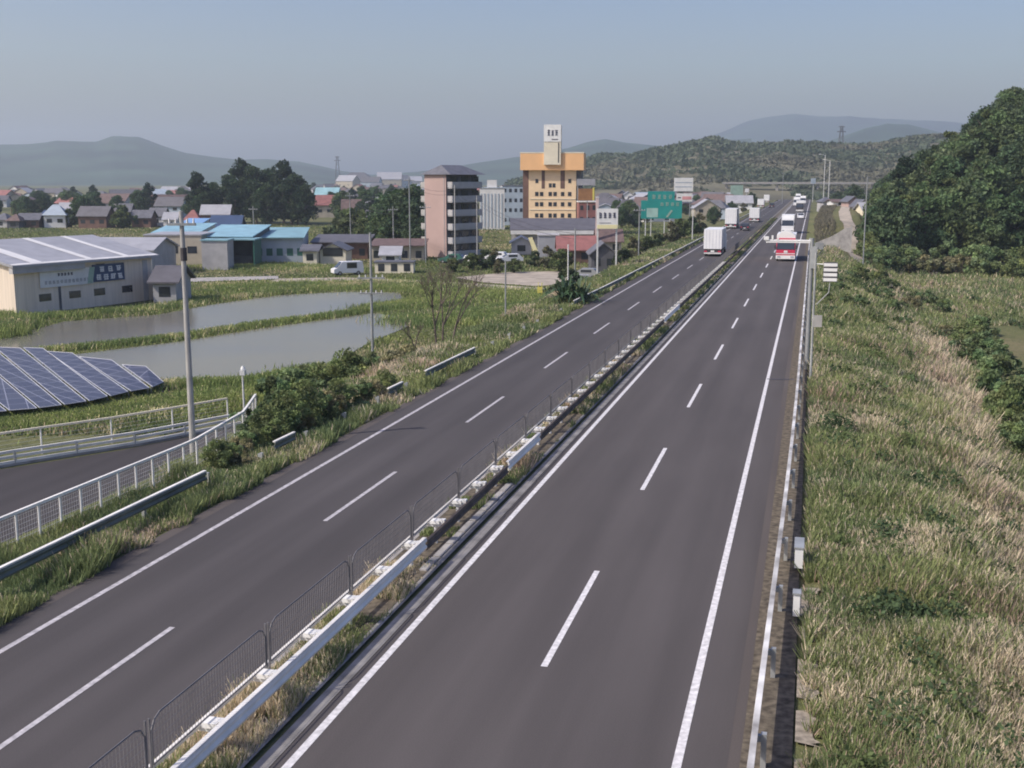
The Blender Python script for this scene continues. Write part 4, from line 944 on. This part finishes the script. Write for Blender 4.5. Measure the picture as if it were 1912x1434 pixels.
# hotel annex and neighbours
house('red-brown annex to the right of the hotel', 1080, 1114, 376, 276, 'tiler', 'wwall', roofk='flat', nwin=3, depth=8, name='annex', cat='building')
t = thing('rooftop_billboard', 'white lattice hoarding on the roof behind the yellow banner', 'sign', *[frame_at(1093, 288, -3)[0]], PS)
MB().box(-2.3, 0, zat(346, 288)+3, 2.3, .2, zat(334, 288)+3).build('panel', M['lroof'], t); MB().box(-2.1, .2, 0, -1.9, .4, zat(346, 288)+3).box(1.9, .2, 0, 2.1, .4, zat(346, 288)+3).build('post', M['greyw'], t)
t = thing('banner_sign', 'orange and yellow banner board above the red-brown annex', 'sign', frame_at(1096, 274, -3)[0], PS)
MB().box(-2.2, -.1, zat(374, 274)+3, 1.7, .1, zat(352, 274)+3).build('panel', mat('orange_board', (.35, .17, .07), .6, .3, .4), t); MB().box(1.2, -.15, zat(374, 274)+3, 1.6, -.103, zat(350, 274)+3).build('edge_stripe', M['yel'], t); MB().box(-.1, .1, 0, .1, .25, zat(352, 274)+3).build('post', M['greyw'], t)
t = thing('marker_post', 'pinkish white pillar standing left of the tall white billboard', 'post', frame_at(1114, 215, -3)[0], PS)
MB().box(-.25, -.25, -.3, .25, .25, zat(369, 215)+3).build('shaft', mat('pale_pink', (.62, .48, .45), .6), t); MB().box(-.3, -.3, zat(369, 215)+3.003, .3, .3, zat(367, 215)+3).build('cap', M['wwall'], t)
slab_roof('long low building with dark slate roof and white fascia in front of the hotel', 952, 1115, 408, 429, 232, 'slate', 'greyw', 7, name='long_house', nw=6, winm='dgrey')
t = [o for o in COL.objects if o.get('label', '').startswith('long low building with dark')][0]
MB().box(-8.6, -1.0, zat(437, 232)+3, 8.6, -.82, zat(430, 232)+3).build('fascia', M['wwall'], t)
# tall pale building behind
house('tall pale grey building with vertical stripes between apartment block and hotel', 896, 942, 350, 320, 'wwall', 'bluew', roofk='flat', nwin=0, depth=10, name='office_building', cat='building')
t = [o for o in COL.objects if o.get('label', '').startswith('tall pale grey building')][0]
for i in range(7): MB().box(-3.2+i*.95, -.1, .5, -2.8+i*.95, -.003, 9.8).build('window', M['bluew'], t)
MB().box(-1.4, .5, zat(350, 320)+3.003, 1.3, 4, zat(336, 320)+3).build('stair_tower', M['wwall'], t)
house('grey-blue building partly behind the left side of the hotel', 938, 978, 346, 350, 'bluew', 'tile', roofk='flat', nwin=4, depth=10, name='office_building', cat='building')
house('grey metal storage block in front of the slate roof', 1005, 1043, 438, 205, 'lroof', 'greyw', roofk='flat', nwin=0, depth=6, name='storage_block', cat='building')
house('pale round-windowed shed left of the grey storage block', 955, 992, 441, 212, 'greyw', 'lroof', roofk='side', nwin=1, depth=6, name='shed', cat='shed')
t = thing('sign_board', 'white leaning board against the grey storage block', 'sign', frame_at(997, 198, -3)[0], PS)
MB().prismy([(-1.0, 3.8), (-.3, 3.9), (.9, .9), (.1, .8)], 0, .15).build('panel', M['paley'], t); MB().tube((.3, .2, -.1), (.1, .2, 2.4), .05).build('post', M['greyw'], t)
house('red-brown roofed shed right of the grey storage block', 1044, 1110, 441, 190, 'brownw', 'tiler', rf=.5, nwin=2, depth=6, name='shed', cat='shed')
house('dark gabled house behind the posts of the white billboard', 1104, 1150, 452, 172, 'dgrey', 'tile', roofk='side', rf=.4, nwin=2, depth=7)
house('low building with grey-brown roof right of the billboard posts', 1116, 1160, 428, 215, 'beigew', 'tileb', rf=.5, nwin=2, depth=6)
t = thing('kiosk', 'small white kiosk box at the foot of the white billboard', 'kiosk', frame_at(1091, 140, -2.6)[0], PS)
MB().box(-.45, 0, -.4, .45, .8, 1.65).build('body', M['wwall'], t); MB().box(-.6, -.15, 1.653, .6, .95, 1.8).build('roof', M['lroof'], t); MB().box(-.25, -.02, .1, .2, .0, 1.4).build('door', M['greyw'], t)
# ------------------------------------------------------------------ signs
def board(label, x0, x1, yt, yb, D, m, posts, z=None, name='billboard', pm='polew', th=.25, rim=None):
    xm = (x0+x1)/2; x, y = at(xm, D, -2); z = hz(x, y) if z is None else z
    t = thing(name, label, 'sign' if 'sign' in name else 'billboard', (x, y, z), PS); s = D/FPX
    zt_, zb2 = zat(yt, D)-z, zat(yb, D)-z; w2 = (x1-x0)*s/2
    p = MB().box(-w2, -th/2, zb2, w2, th/2, zt_).build('panel', M[m], t)
    for px in posts: xx = (px-xm)*s; MB().box(xx-.1, th/2+.01, -.6, xx+.1, th/2+.22, zt_-.2).build('post', M[pm], t)
    return t, p, w2, zb2, zt_
t, p, w2, zb2, zt_ = board('square white billboard with dark lettering on two tall white posts', 1113, 1152, 389, 427, 150, 'white', (1115, 1150), z=-2.6)
for i in range(4): strokes(p, M['ink'], -w2+.25+i*.6, zt_-1.25, .4, .8, 100+i, y=-.16, th=.09)
MB().box(-w2+.05, -.15, zb2+.05, w2-.05, -.128, zb2+.55).build('yellow_strip', M['paley'], p); MB().box(-w2+.3, -.16, zb2+.75, w2-.9, -.13, zb2+.85).build('lettering', M['greyw'], p)
t, p, w2, zb2, zt_ = board('large green highway direction sign, lower of the overlapping pair', 1196, 1272, 374, 408, 268, 'green', (1205, 1240), name='road_sign', th=.2)
MB().box(-w2+1.3, -.13, zb2+.3, -w2+3.9, -.103, zb2+2.4).build('pale_patch', mat('sign_pale', (.35, .52, .46), .5), p)
b = MB()
for i in range(4): strokes(p, M['pgreen'], -w2+4.4+i*1.2, zt_-1.3, .8, .9, 120+i, y=-.14, th=.12)
b.prismy([(1.0, zb2+.3), (1.5, zb2+.3), (2.6, zb2+1.8), (2.2, zb2+2.0)], -.15, -.103).build('arrow', M['pgreen'], p)
t, p, w2, zb2, zt_ = board('green highway direction sign rising behind the larger lower one', 1208, 1258, 357, 377, 275, 'green', (1215, 1250), name='road_sign', th=.2)
for i in range(4): strokes(p, M['pgreen'], -w2+1.0+i*1.3, zt_-1.9, .9, 1.2, 140+i, y=-.14, th=.14)
t, p, w2, zb2, zt_ = board('tall white roadside hoarding above the green highway signs', 1257, 1292, 332, 357, 330, 'white', (1262, 1287), pm='poleg')
for q in (.3, .62): MB().box(-w2+.3, -.16, zb2+(zt_-zb2)*q, w2-.3, -.128, zb2+(zt_-zb2)*q+.22).build('lettering', M['bluew'], p)
t, p, w2, zb2, zt_ = board('white hoarding with pink lettering just below the tall white one', 1262, 1291, 361, 376, 325, 'white', (1266, 1288), pm='poleg')
MB().box(-.6, -.16, zb2+.5, w2-.2, -.128, zb2+1.4).build('lettering', mat('pink_ink', (.65, .3, .3), .6), p); MB().box(-w2+.3, -.16, zb2+.9, -1.0, -.128, zb2+1.2).build('lettering', M['ink'], p)
t, p, w2, zb2, zt_ = board('pale green highway sign far along the left side', 1363, 1386, 346, 364, 480, 'pgreen', (1366, 1384), name='road_sign')
t, p, w2, zb2, zt_ = board('small white sign right of the far pale green sign', 1390, 1397, 352, 359, 470, 'white', (1393,), name='road_sign')
t, p, w2, zb2, zt_ = board('small bluish sign beside the oncoming lane in the distance', 1512, 1521, 333, 343, 560, 'bluew', (1517,), name='road_sign')
t = thing('marker_sign', 'small yellow marker board on twin posts in the grass', 'sign', (*gp(1008, 552, -2.8), -3.0), PS)
MB().box(-.3, -.05, .55, .3, .05, 1.2).build('panel', M['yel'], t); MB().box(-.22, -.03, -.2, -.16, .03, 1.75).box(.16, -.03, -.2, .22, .03, 1.75).build('posts', M['yel'], t)

# ------------------------------------------------------------------ retaining wall, overpass
x0, y0 = .7, 198.0
t = thing('retaining_wall', 'pale concrete retaining wall end beside the right guardrail far along', 'wall', (x0, y0+1, 0), 0)
MB().prismy([(0, -2.5), (5.4, -3.5), (5.4, 2.8), (4.6, 2.7), (2.6, 1.4), (0, .3)], 0, .4).build('face', M['concrete'], t); MB().box(5.4, -.02, -3.6, 5.62, .5, 3.0).build('end_pier', M['pole'], t)
n = 26000; x = rng.uniform(.6, 11, n); y = rng.uniform(203, 330, n); k_ = ~((y < 208) & (x < 7)) & ~nearpath(x, y, 2.6) & (x < 8.8); x, y = x[k_], y[k_]; n = len(x)
blades('grass', x, y, rng.uniform(.2, .7, n), .22+0*x, (np.array([.13, .125, .085])*rng.uniform(.6, 1.2, (n, 1))), .6, label='dull grey-green scrub on the embankment above the concrete wall', cat='scrub')
t = thing('overpass', 'low pale bridge crossing the road in the far distance', 'bridge', (0, 700, 0))
MB().box(-52, -3, 8.2, 34, 3, 8.8).build('deck', M['greyw'], t); MB().box(-52, -3.2, 8.803, 34, -3.0, 9.3).build('parapet', M['concrete'], t)
for xx in (-50, -21, 2, 32): MB().box(xx-.7, -1.5, -2, xx+.7, 1.5, 8.195).build('pier', M['concrete'], t)

# ------------------------------------------------------------------ vehicles
def wheel(parent, x, y, r=.5, w_=.25):
    o = MB().tube((x-w_/2, y, r), (x+w_/2, y, r), r, r, 14).build('wheel', M['black'], parent); MB().tube((x-w_/2-.01, y, r), (x+w_/2+.01, y, r), r*.5, r*.5, 10).build('rim', M['galv'], o)
def truck_away(label, px, py, L=9.5, hb=3.75, w_=2.45, bodym='tank', X_=None, group=None):
    x, y = gp(px, py, 0); t = thing('box_truck', label, 'truck', (x if X_ is None else X_, y, 0)); h = w_/2
    bx = MB().box(-h, 0, 1.05, h, L-2.4, hb).build('cargo_box', M[bodym], t)
    MB().box(-h-.012, .02, 1.08, -h-.002, L-2.42, hb-.03).box(h+.002, .02, 1.08, h+.012, L-2.42, hb-.03).build('side_panel', M['truckside'], bx)
    for i in range(5): MB().box(-h+.3+i*.45, -.03, 1.1, -h+.34+i*.45, -.002, hb-.1).build('door_rib', M['truckside'], bx)
    MB().box(-h+.1, .1, .6, h-.1, L-.4, 1.045).build('chassis', M['darkm'], t); MB().box(-h+.05, -.1, .38, h-.05, .08, .55).build('bumper', M['wwall'], t)
    for s in (-1, 1): MB().box(s*.95-.2, -.12, .62, s*.95+.2, .0, .8).build('tail_light', M['red'], t)
    MB().box(-.25, -.13, .62, .25, -.02, .85).build('number_plate', M['white'], t)
    MB().prismx([(L-2.3, .6), (L, .6), (L, 1.6), (L-.35, 2.75), (L-2.3, 2.8)], -h+.05, h-.05).build('cab', M['tank'], t)
    for s in (-1, 1):
        for yy in (1.2, 2.3, L-1.2): wheel(t, s*(h-.2), yy)
    return t
truck_away('white box truck nearest the camera on the left carriageway, ribbed rear doors', 1330, 479, L=10.5)
truck_away('tall white box truck ahead of the nearest one on the left carriageway', 1364, 427, L=10.5, hb=4.3)
truck_away('white box truck further ahead in the lane beside the median', 1408, 415, L=8, hb=3.5)
truck_away('small distant white truck in the outer left lane', 1420, 388, L=7, hb=3.3)
truck_away('pale box truck far ahead in the left carriageway queue', 1431, 379, L=8, hb=3.7)
truck_away('furthest white box truck in the left carriageway queue', 1447, 369, L=8, hb=3.7)
def car(label, px, py, col, away=True, w_=1.75, h_=1.5, L=4.4, name='car', cat='car', van=False):
    x, y = gp(px, py, 0); t = thing(name, label, cat, (x, y, 0), 0 if away else math.pi); h = w_/2
    if van: prof = [(0, .35), (0, 1.0), (.15, h_), (L-1.3, h_), (L-.5, 1.05), (L, .9), (L, .35)]
    else: prof = [(0, .35), (0, .9), (.25, .98), (.75, h_), (L-1.9, h_), (L-1.15, .98), (L-.1, .8), (L, .35)]
    MB().prismx(prof, -h, h).build('body', M[col] if col in M else col, t)
    MB().prismx([(.18, 1.02), (.62, h_-.06), (.66, h_-.06), (.22, 1.02)] if not van else [(-.02, 1.05), (.08, h_-.12), (.12, h_-.12), (.05, 1.05)], -h+.12, h-.12).build('rear_window', M['glass'], t)
    ws = [(L-1.87, h_-.05), (L-1.17, 1.0), (L-1.12, 1.0), (L-1.84, h_-.03)] if not van else [(L-1.28, h_-.05), (L-.5, 1.1), (L-.45, 1.1), (L-1.25, h_-.04)]
    MB().prismx(ws, -h+.1, h-.1).build('windscreen', M['glass'], t)
    for s in (-1, 1):
        MB().box(s*h-(.01 if s < 0 else -.002), 1.0, 1.0, s*h+(.01 if s > 0 else -.002), L-1.9, h_-.15).build('side_window', M['glass'], t)
        MB().box(s*(h-.2)-.14, -.02, .68, s*(h-.2)+.14, .01, .85).build('tail_light', M['red'], t)
        MB().box(s*(h-.25)-.14, L-.02, .6, s*(h-.25)+.14, L+.012, .75).build('headlight', M['white'], t)
        for yy in (.8, L-.85): wheel(t, s*(h-.1), yy, .31, .2)
    MB().box(-.22, -.025, .5, .22, -.002, .65).build('number_plate', M['white'], t)
    return t
M['carb'] = mat('dark_car_paint', (.03, .032, .04), .3, .05, 1, spec=.7); M['carw'] = mat('white_car_paint', (.75, .75, .76), .3, .03, 1); M['cars'] = mat('silver_car_paint', (.35, .36, .38), .35, .04, 1, metal=.4)
car('dark car with white plate between the two white trucks by the median', 1390, 431, 'carb', h_=1.55)
car('dark car with pale roof far ahead on the left carriageway', 1441, 388, 'carb', h_=1.9, van=True)
# red truck coming towards the camera
def truck_front(label, px, py, cabm, hb, L=10, w_=2.45, cab_h=2.9, name='box_truck', boxm='tank', glassy=True):
    x, y = gp(px, py, 0); t = thing(name, label, 'truck', (x, y, 0)); h = w_/2
    MB().prismx([(0, .45), (0, 1.35), (.12, 1.45), (.35, cab_h), (2.1, cab_h), (2.1, .45)], -h+.02, h-.02).build('cab', M[cabm], t)
    MB().prismx([(.09, 1.55), (.30, cab_h-.3), (.26, cab_h-.3), (.05, 1.55)], -h+.12, h-.12).build('windscreen', M['glass'], t)
    MB().box(-h, -.14, .32, h, -.002, .78).build('bumper', M['white'], t)
    for s in (-1, 1):
        MB().box(s*.85-.2, -.18, .5, s*.85+.2, -.142, .7).build('headlight', M['frame'], t); MB().box(s*(h+.12)-.09, -.05, 1.6, s*(h+.12)+.09, .05, 2.1).build('wing_mirror', M['darkm'], t)
        for yy in (1.0, L-2.6, L-1.4): wheel(t, s*(h-.2), yy)
    MB().box(-h, 2.3, 1.0, h, L, hb).build('cargo_box', M[boxm], t); MB().box(-h+.15, 2.0, .55, h-.15, L-.2, .99).build('chassis', M['darkm'], t)
    return t
t = truck_front('red-fronted lorry with white bumper and high white roof coming towards the camera', 1466, 488, 'red', 3.4, cab_h=3.0)
MB().box(-1.22, -.06, .95, 1.22, -.003, 1.05).build('trim_stripe', M['white'], t); MB().box(-.22, -.05, 1.12, .25, -.003, 1.4).build('emblem', M['wwall'], t)
MB().prismy([(-1.2, 3.0), (1.2, 3.0), (1.2, 3.35), (.65, 3.75), (0, 3.95), (-.65, 3.75), (-1.2, 3.35)], .5, 2.2).build('roof_fairing', M['white'], t)
truck_front('white truck following the red lorry', 1470, 436, 'carw', 3.6, L=8)
car('small white car beside the second oncoming truck', 1495, 408, 'carw', away=False)
truck_front('third oncoming truck, white box above a dark front', 1493, 396, 'darkm', 3.7, L=9)
truck_front('small distant oncoming white truck near the overpass', 1490, 375, 'carw', 3.5, L=8)
truck_front('smallest oncoming white truck, furthest before the bend of poles', 1494, 367, 'carw', 3.5, L=8)
truck_front('white truck in the outer oncoming lane, behind the third oncoming truck', 1487, 385, 'carw', 3.6, L=8)
truck_front('pale truck fourth in the oncoming queue beside the verge', 1499, 381, 'carw', 3.5, L=8)
def off_car(label, px, D, col, z=-3.0, rz=1.3, **k):
    t = car(label, 1500, 500, col, **k); x, y = at(px, D, z); t.location = (x, y, z); t.rotation_euler = (0, 0, rz+PS); return t
off_car('white van parked by the low cream building', 676, 168, 'carw', rz=2.0, van=True, h_=1.95, name='van', cat='van')
off_car('white car parked before the storage block, left of the leaning board', 950, 196, 'carw')
off_car('white car parked below the leaning board', 975, 192, 'carw', rz=1.8)
off_car('teal car parked right of the apartment block', 868, 190, 'sgrn')
off_car('white car beside the teal one', 888, 186, 'carw', rz=.4)
off_car('dark car at the foot of the apartment block', 905, 188, 'carb', rz=1.7)
off_car('silver car parked by the kiosk', 1120, 158, 'cars', z=-2.9)

# ------------------------------------------------------------------ town houses
row = [(-12, 14, 398, 330, 'greyw', 'tile', 'white-walled house cut by the left edge'), (14, 36, 400, 326, 'dgrey', 'tileb', 'dark timber house next to the left edge'), (36, 72, 398, 330, 'brownw', 'tile', 'wide brown house with dark grey roof in the left row'),
       (72, 84, 392, 334, 'dgrey', 'navy', 'narrow dark house with navy gable'), (84, 122, 382, 332, 'wwall', 'bluew', 'bright white house with pale blue-grey roof'), (146, 200, 385, 328, 'brownw', 'slate', 'large farmhouse with mauve-grey roof'),
       (202, 224, 388, 336, 'beigew', 'slate', 'beige house right of the large farmhouse'), (246, 282, 392, 334, 'brownw', 'tile', 'brown house with white storey line'), (278, 306, 388, 340, 'wwall', 'tile', 'white house with black roof right of the brown one'),
       (306, 330, 396, 325, 'wwall', 'lroof', 'small white house near the blue roofs'), (345, 372, 392, 300, 'pink', 'tiler', 'pinkish house behind the vivid blue roof'),
       (222, 244, 380, 380, 'dgrey', 'tile', 'dark house half behind a round tree'), (590, 640, 364, 420, 'beigew', 'tiler', 'house with wide red roof beyond the tree clump'), (640, 672, 372, 380, 'greyw', 'tileb', 'grey house right of the red roof'),
       (588, 630, 350, 520, 'wwall', 'teal', 'pale house with green-grey roof behind the red roof'), (684, 716, 368, 430, 'beigew', 'lroof', 'low beige house between red roof and green trees'), (672, 700, 392, 330, 'wwall', 'slate', 'white house in front of the green trees')]
for x0, x1, yt, D, wl, rf_, lab in row: house(lab, x0, x1, yt, D, wl, rf_, rot=random.uniform(-.15, .15), roofk=random.choice(('gable', 'gable', 'hip')), rf=.45)
def far_houses(n, xr, Dr, lab, group, hr=(5, 8), wr=(7, 13), z=None, skip=None):
    ws = ['wwall', 'greyw', 'beigew', 'wwall', 'dgrey', 'brownw', 'bluew']; rs = ['tile', 'slate', 'tileb', 'lroof', 'tile', 'slate', 'tile', 'lroof', 'tileb', 'tiler', 'bluew']
    for i in range(n):
        px = random.uniform(*xr); D = random.uniform(*Dr); s = D/FPX; W_ = random.uniform(*wr); h_ = random.uniform(*hr)
        x, y = at(px, D, -3); zz_ = hz(x, y) if z is None else z(px, D)
        yt = 336+(H-zz_-h_)*FPX/D; hw_ = W_/s/2
        house(lab, px-hw_, px+hw_, yt, D, random.choice(ws), random.choice(rs), rot=random.uniform(-.5, .5), roofk=random.choice(('gable', 'hip', 'side', 'gable')), rf=.42, group=group, nwin=2, storey=1 if D > 700 else 2, z=zz_)
far_houses(40, (-20, 360), (400, 900), 'small house among the trees of the village at far left', 'village houses at far left')
far_houses(46, (590, 960), (460, 1400), 'tiny house in the hazy town between the tree clump and the hotel', 'houses of the hazy far town')
far_houses(8, (620, 800), (1300, 1900), 'white block building on the skyline of the far town', 'white blocks on the town skyline', hr=(14, 24), wr=(20, 45))
def hillz(px, D):
    k = min(max((D-560)/420, 0), 1); j = int(np.interp(px, [960, 1950], [0, 259])); x, y = at(px, D, 0)
    i = int(np.clip(k*25, 0, 25)); return float(RG[i, j, 2])-.5 if D > 560 else hz(x, y)
far_houses(44, (1105, 1340), (380, 600), 'small house on the rising ground beyond the green highway signs', 'houses beyond the green highway signs', z=hillz)
far_houses(14, (1290, 1395), (420, 600), 'small house close below the wooded ridge left of the road', 'houses below the ridge left of the road', z=hillz)
# houses above the dirt track on the right
for x0, x1, yt, D, wl, rf_, lab, rk in ((1556, 1584, 372, 330, 'wwall', 'tileb', 'pale house with brown roof line above the retaining wall', 'gable'), (1584, 1604, 366, 300, 'pink', 'tile', 'narrow pinkish house with dark doorway above the dirt track', 'side'),
                                   (1602, 1622, 372, 290, 'wwall', 'tile', 'small white house behind the tall thin pole', 'side'), (1612, 1640, 378, 262, 'cream', 'lroof', 'cream-coloured sunlit house at the edge of the wood', 'gable'), (1536, 1556, 368, 360, 'greyw', 'tile', 'grey house just right of the far oncoming traffic', 'hip')):
    x, y = at((x0+x1)/2, D, 0); house(lab, x0, x1, yt, D, wl, rf_, roofk=rk, z=hz(x, y)-.2, rf=.35, depth=7)
# ------------------------------------------------------------------ trees in the village and behind
for px, D, s, k in ((372, 360, 1.15, 0), (398, 372, 1.05, 1), (430, 365, 1.25, 1), (455, 372, 1.45, 0), (480, 362, 1.45, 1), (505, 366, 1.4, 1), (530, 360, 1.4, 0), (556, 358, 1.25, 1), (570, 350, 1.0, 1), (545, 350, 1.0, 0), (500, 350, 1.0, 1), (440, 350, .8, 0), (380, 350, .8, 1)):
    x, y = at(px, D, -3); T_dark[k].put('evergreen_tree', 'tall dark evergreen in the clump behind the teal roofs', 'tree', x, y, -3.1, s, group='dark tree clump behind the teal roofs')
for px, D, s, k in ((722, 235, .95, 0), (740, 228, 1.05, 2), (756, 224, 1.15, 1), (770, 232, 1.1, 0), (732, 222, .75, 3), (712, 240, .6, 1), (778, 215, .7, 1)):
    x, y = at(px, D, -3); T_oak[k].put('broadleaf_tree', 'green tree in the group just left of the apartment block', 'tree', x, y, -3.1, s, group='trees left of the apartment block')
for i in range(62):
    px = random.uniform(-20, 365); D = random.uniform(338, 640); x, y = at(px, D, -3); random.choice(T_oak+T_dark).put('village_tree', 'garden tree among the houses at far left', 'tree', x, y, -3.1, random.uniform(.45, .9), group='garden trees of the far left village')
for i in range(60):
    px = random.uniform(585, 960); D = random.uniform(360, 1000); x, y = at(px, D, -3); random.choice(T_oak+T_dark).put('village_tree', 'tree among the houses of the hazy far town', 'tree', x, y, -3.1, random.uniform(.45, .95), group='trees of the hazy far town')
for px, D, s in ((225, 325, .8), (232, 335, .95), (130, 335, .8), (45, 350, .7), (660, 250, 1.1), (640, 262, 1.0), (690, 245, .9)):
    x, y = at(px, D, -3); T_small[int(px) % 3].put('round_tree', 'rounded garden tree in front of the village houses', 'tree', x, y, -3.1, s*1.6, group='rounded trees before the village')
for i in range(46):
    px = random.uniform(1120, 1470); D = random.uniform(300, 620); x, y = at(px, D, -2)
    if x > -24: continue
    random.choice(T_small+T_oak).put('roadside_tree', 'tree among the buildings beyond the green highway signs', 'tree', x, y, hillz(px, D)-.1, random.uniform(.4, .75), group='trees beyond the green highway signs')
for i, (px, D, s) in enumerate(((880, 176, .6), (905, 178, .7), (925, 180, .6), (845, 172, .5), (1000, 182, .6), (1022, 178, .7), (1048, 172, .8), (1165, 170, .7), (1182, 176, .8), (1208, 190, .8), (1228, 196, .7), (1252, 205, .8), (1270, 212, .9), (1290, 225, .9), (1305, 240, .8), (960, 170, .5), (1160, 152, .5), (930, 168, .4))):
    x, y = at(px, D, -3); T_small[i % 3].put('low_bush', 'low scrubby bush between the buildings and the left verge', 'bush', x, y, hz(x, y), s, group='scrubby bushes along the far left verge')
for i in range(26):
    px = random.uniform(1598, 1665) if i > 9 else random.uniform(1540, 1600); D = random.uniform(290, 480) if i > 9 else random.uniform(480, 640); x, y = at(px, D, 0)
    random.choice(T_small+T_oak[:2]).put('roadside_tree', 'tree behind the houses above the dirt track', 'tree', x, y, hz(x, y)-.2, random.uniform(.5, 1.0), group='trees behind the houses above the dirt track')
# lattice towers on the skyline
def pylon(label, px, D, yt, z):
    x, y = at(px, D, 0); h = zat(yt, D)-z; t = thing('lattice_tower', label, 'tower', (x, y, z), PS); b = MB(); w0, w1 = h*.09, h*.02
    for k in range(6):
        a0, a1 = k/6, (k+1)/6; r0_, r1_ = w0+(w1-w0)*a0, w0+(w1-w0)*a1
        for sx, sy in ((-1, -1), (1, -1), (1, 1), (-1, 1)):
            b.tube((sx*r0_, sy*r0_, h*a0), (sx*r1_, sy*r1_, h*a1), h*.007, n=4); b.tube((sx*r0_, sy*r0_, h*a0), (-sx*r1_ if sy == sx else sx*r1_, sy*r1_ if sy == sx else -sy*r1_, h*a1), h*.004, n=3)
    b.build('lattice', M['dgrey'], t); MB().box(-h*.1, -.2, h*.86, h*.1, .2, h*.88).box(-h*.07, -.2, h*.97, h*.07, .2, h*.99).build('crossarm', M['dgrey'], t)
pylon('lattice tower on the skyline above the far town', 631, 1800, 292, -3)
pylon('slim mast on the wooded ridge beyond the road end', 1566, 1100, 236, 20)

# ------------------------------------------------------------------ haze
b = MB().box(-6200, -80, -6, 4200, 6900, 330)
M['haze'] = bpy.data.materials.new('haze'); M['haze'].use_nodes = True; n_ = M['haze'].node_tree; n_.nodes.remove(n_.nodes['Principled BSDF'])
pv = n_.nodes.new('ShaderNodeVolumePrincipled'); pv.inputs['Color'].default_value = (.78, .895, 1.0, 1); pv.inputs['Density'].default_value = .00023; pv.inputs['Anisotropy'].default_value = .2
n_.links.new(pv.outputs[0], n_.nodes['Material Output'].inputs['Volume'])
tag(b.build('haze', M['haze']), kind='stuff')

# ------------------------------------------------------------------ labels that single each thing out
_u = 'first second third fourth fifth sixth seventh eighth ninth tenth eleventh twelfth thirteenth fourteenth fifteenth sixteenth seventeenth eighteenth nineteenth'.split()
ORD = ['leftmost']+_u[1:]
for _t, _tt in (('twenty', 'twentieth'), ('thirty', 'thirtieth'), ('forty', 'fortieth'), ('fifty', 'fiftieth'), ('sixty', 'sixtieth'), ('seventy', 'seventieth')): ORD += [_tt]+[_t+'-'+x for x in _u[:9]]
def ordinals(group, fmt):
    L = [o for o in COL.objects if o.get('group') == group and o.parent is None]
    L.sort(key=lambda o: float(bear(o.location.x, o.location.y)[0]))
    for i, o in enumerate(L): o['label'] = fmt % (ORD[i]+('' if i == 0 else ' from the left'))
ordinals('dark tree clump behind the teal roofs', 'tall dark evergreen, %s in the clump behind the teal roofs')
ordinals('shrubs crowding the verge behind the left guardrail', 'low shrub, %s in the row overgrowing the left guardrail')
ordinals('dark shrubs at the foot of the right bank', 'dark leafy shrub, %s of those low on the right bank')
ordinals('shrubs edging the right-hand wood', 'bushy shrub, %s along the foot of the right-hand wood')
ordinals('shrubs in the thicket beside the paddy', 'leafy shrub, %s in the thicket between paddy and left verge')
ordinals('trees left of the apartment block', 'green tree, %s in the group beside the pink apartment block')
ordinals('scrubby bushes along the far left verge', 'low scrubby bush, %s between the buildings and left verge')
ordinals('garden trees of the far left village', 'village tree, %s among the houses at far left')
ordinals('houses beyond the green highway signs', 'small house, %s on the slope beyond the green signs')
ordinals('trees behind the houses above the dirt track', 'tree, %s behind the houses above the dirt track')
ordinals('village houses at far left', 'small back-row house, %s in the far left village')
ordinals('white blocks on the town skyline', 'white block building, %s on the far town skyline')
ordinals('houses below the ridge left of the road', 'small house, %s close below the wooded ridge')
ordinals('trees of the hazy far town', 'tree, %s in the hazy far town')
ordinals('houses of the hazy far town', 'tiny house, %s in the hazy far town')
ordinals('trees beyond the green highway signs', 'tree, %s among buildings beyond the green signs')
ordinals('rounded trees before the village', 'rounded garden tree, %s in front of the village houses')
W_ = [o for o in COL.objects if o.get('group') == 'trees of the wood on the right hillside' and o.parent is None]
rows = [[], [], [], [], [], []]; rn = ['front row', 'second row back', 'third row back', 'fourth row back', 'fifth row back', 'crest row']
for o in W_:
    D = float(bear(o.location.x, o.location.y)[1]); rows[min(range(6), key=lambda k: abs((196, 207, 219, 232, 246, 261)[k]-D))].append(o)
for k, L in enumerate(rows):
    L.sort(key=lambda o: float(bear(o.location.x, o.location.y)[0]))
    for i, o in enumerate(L): o['label'] = '%s, %s of the wood on the right hill' % ('leftmost tree' if i == 0 else ('tree %s from left' % ORD[min(i, 19)]), rn[k])
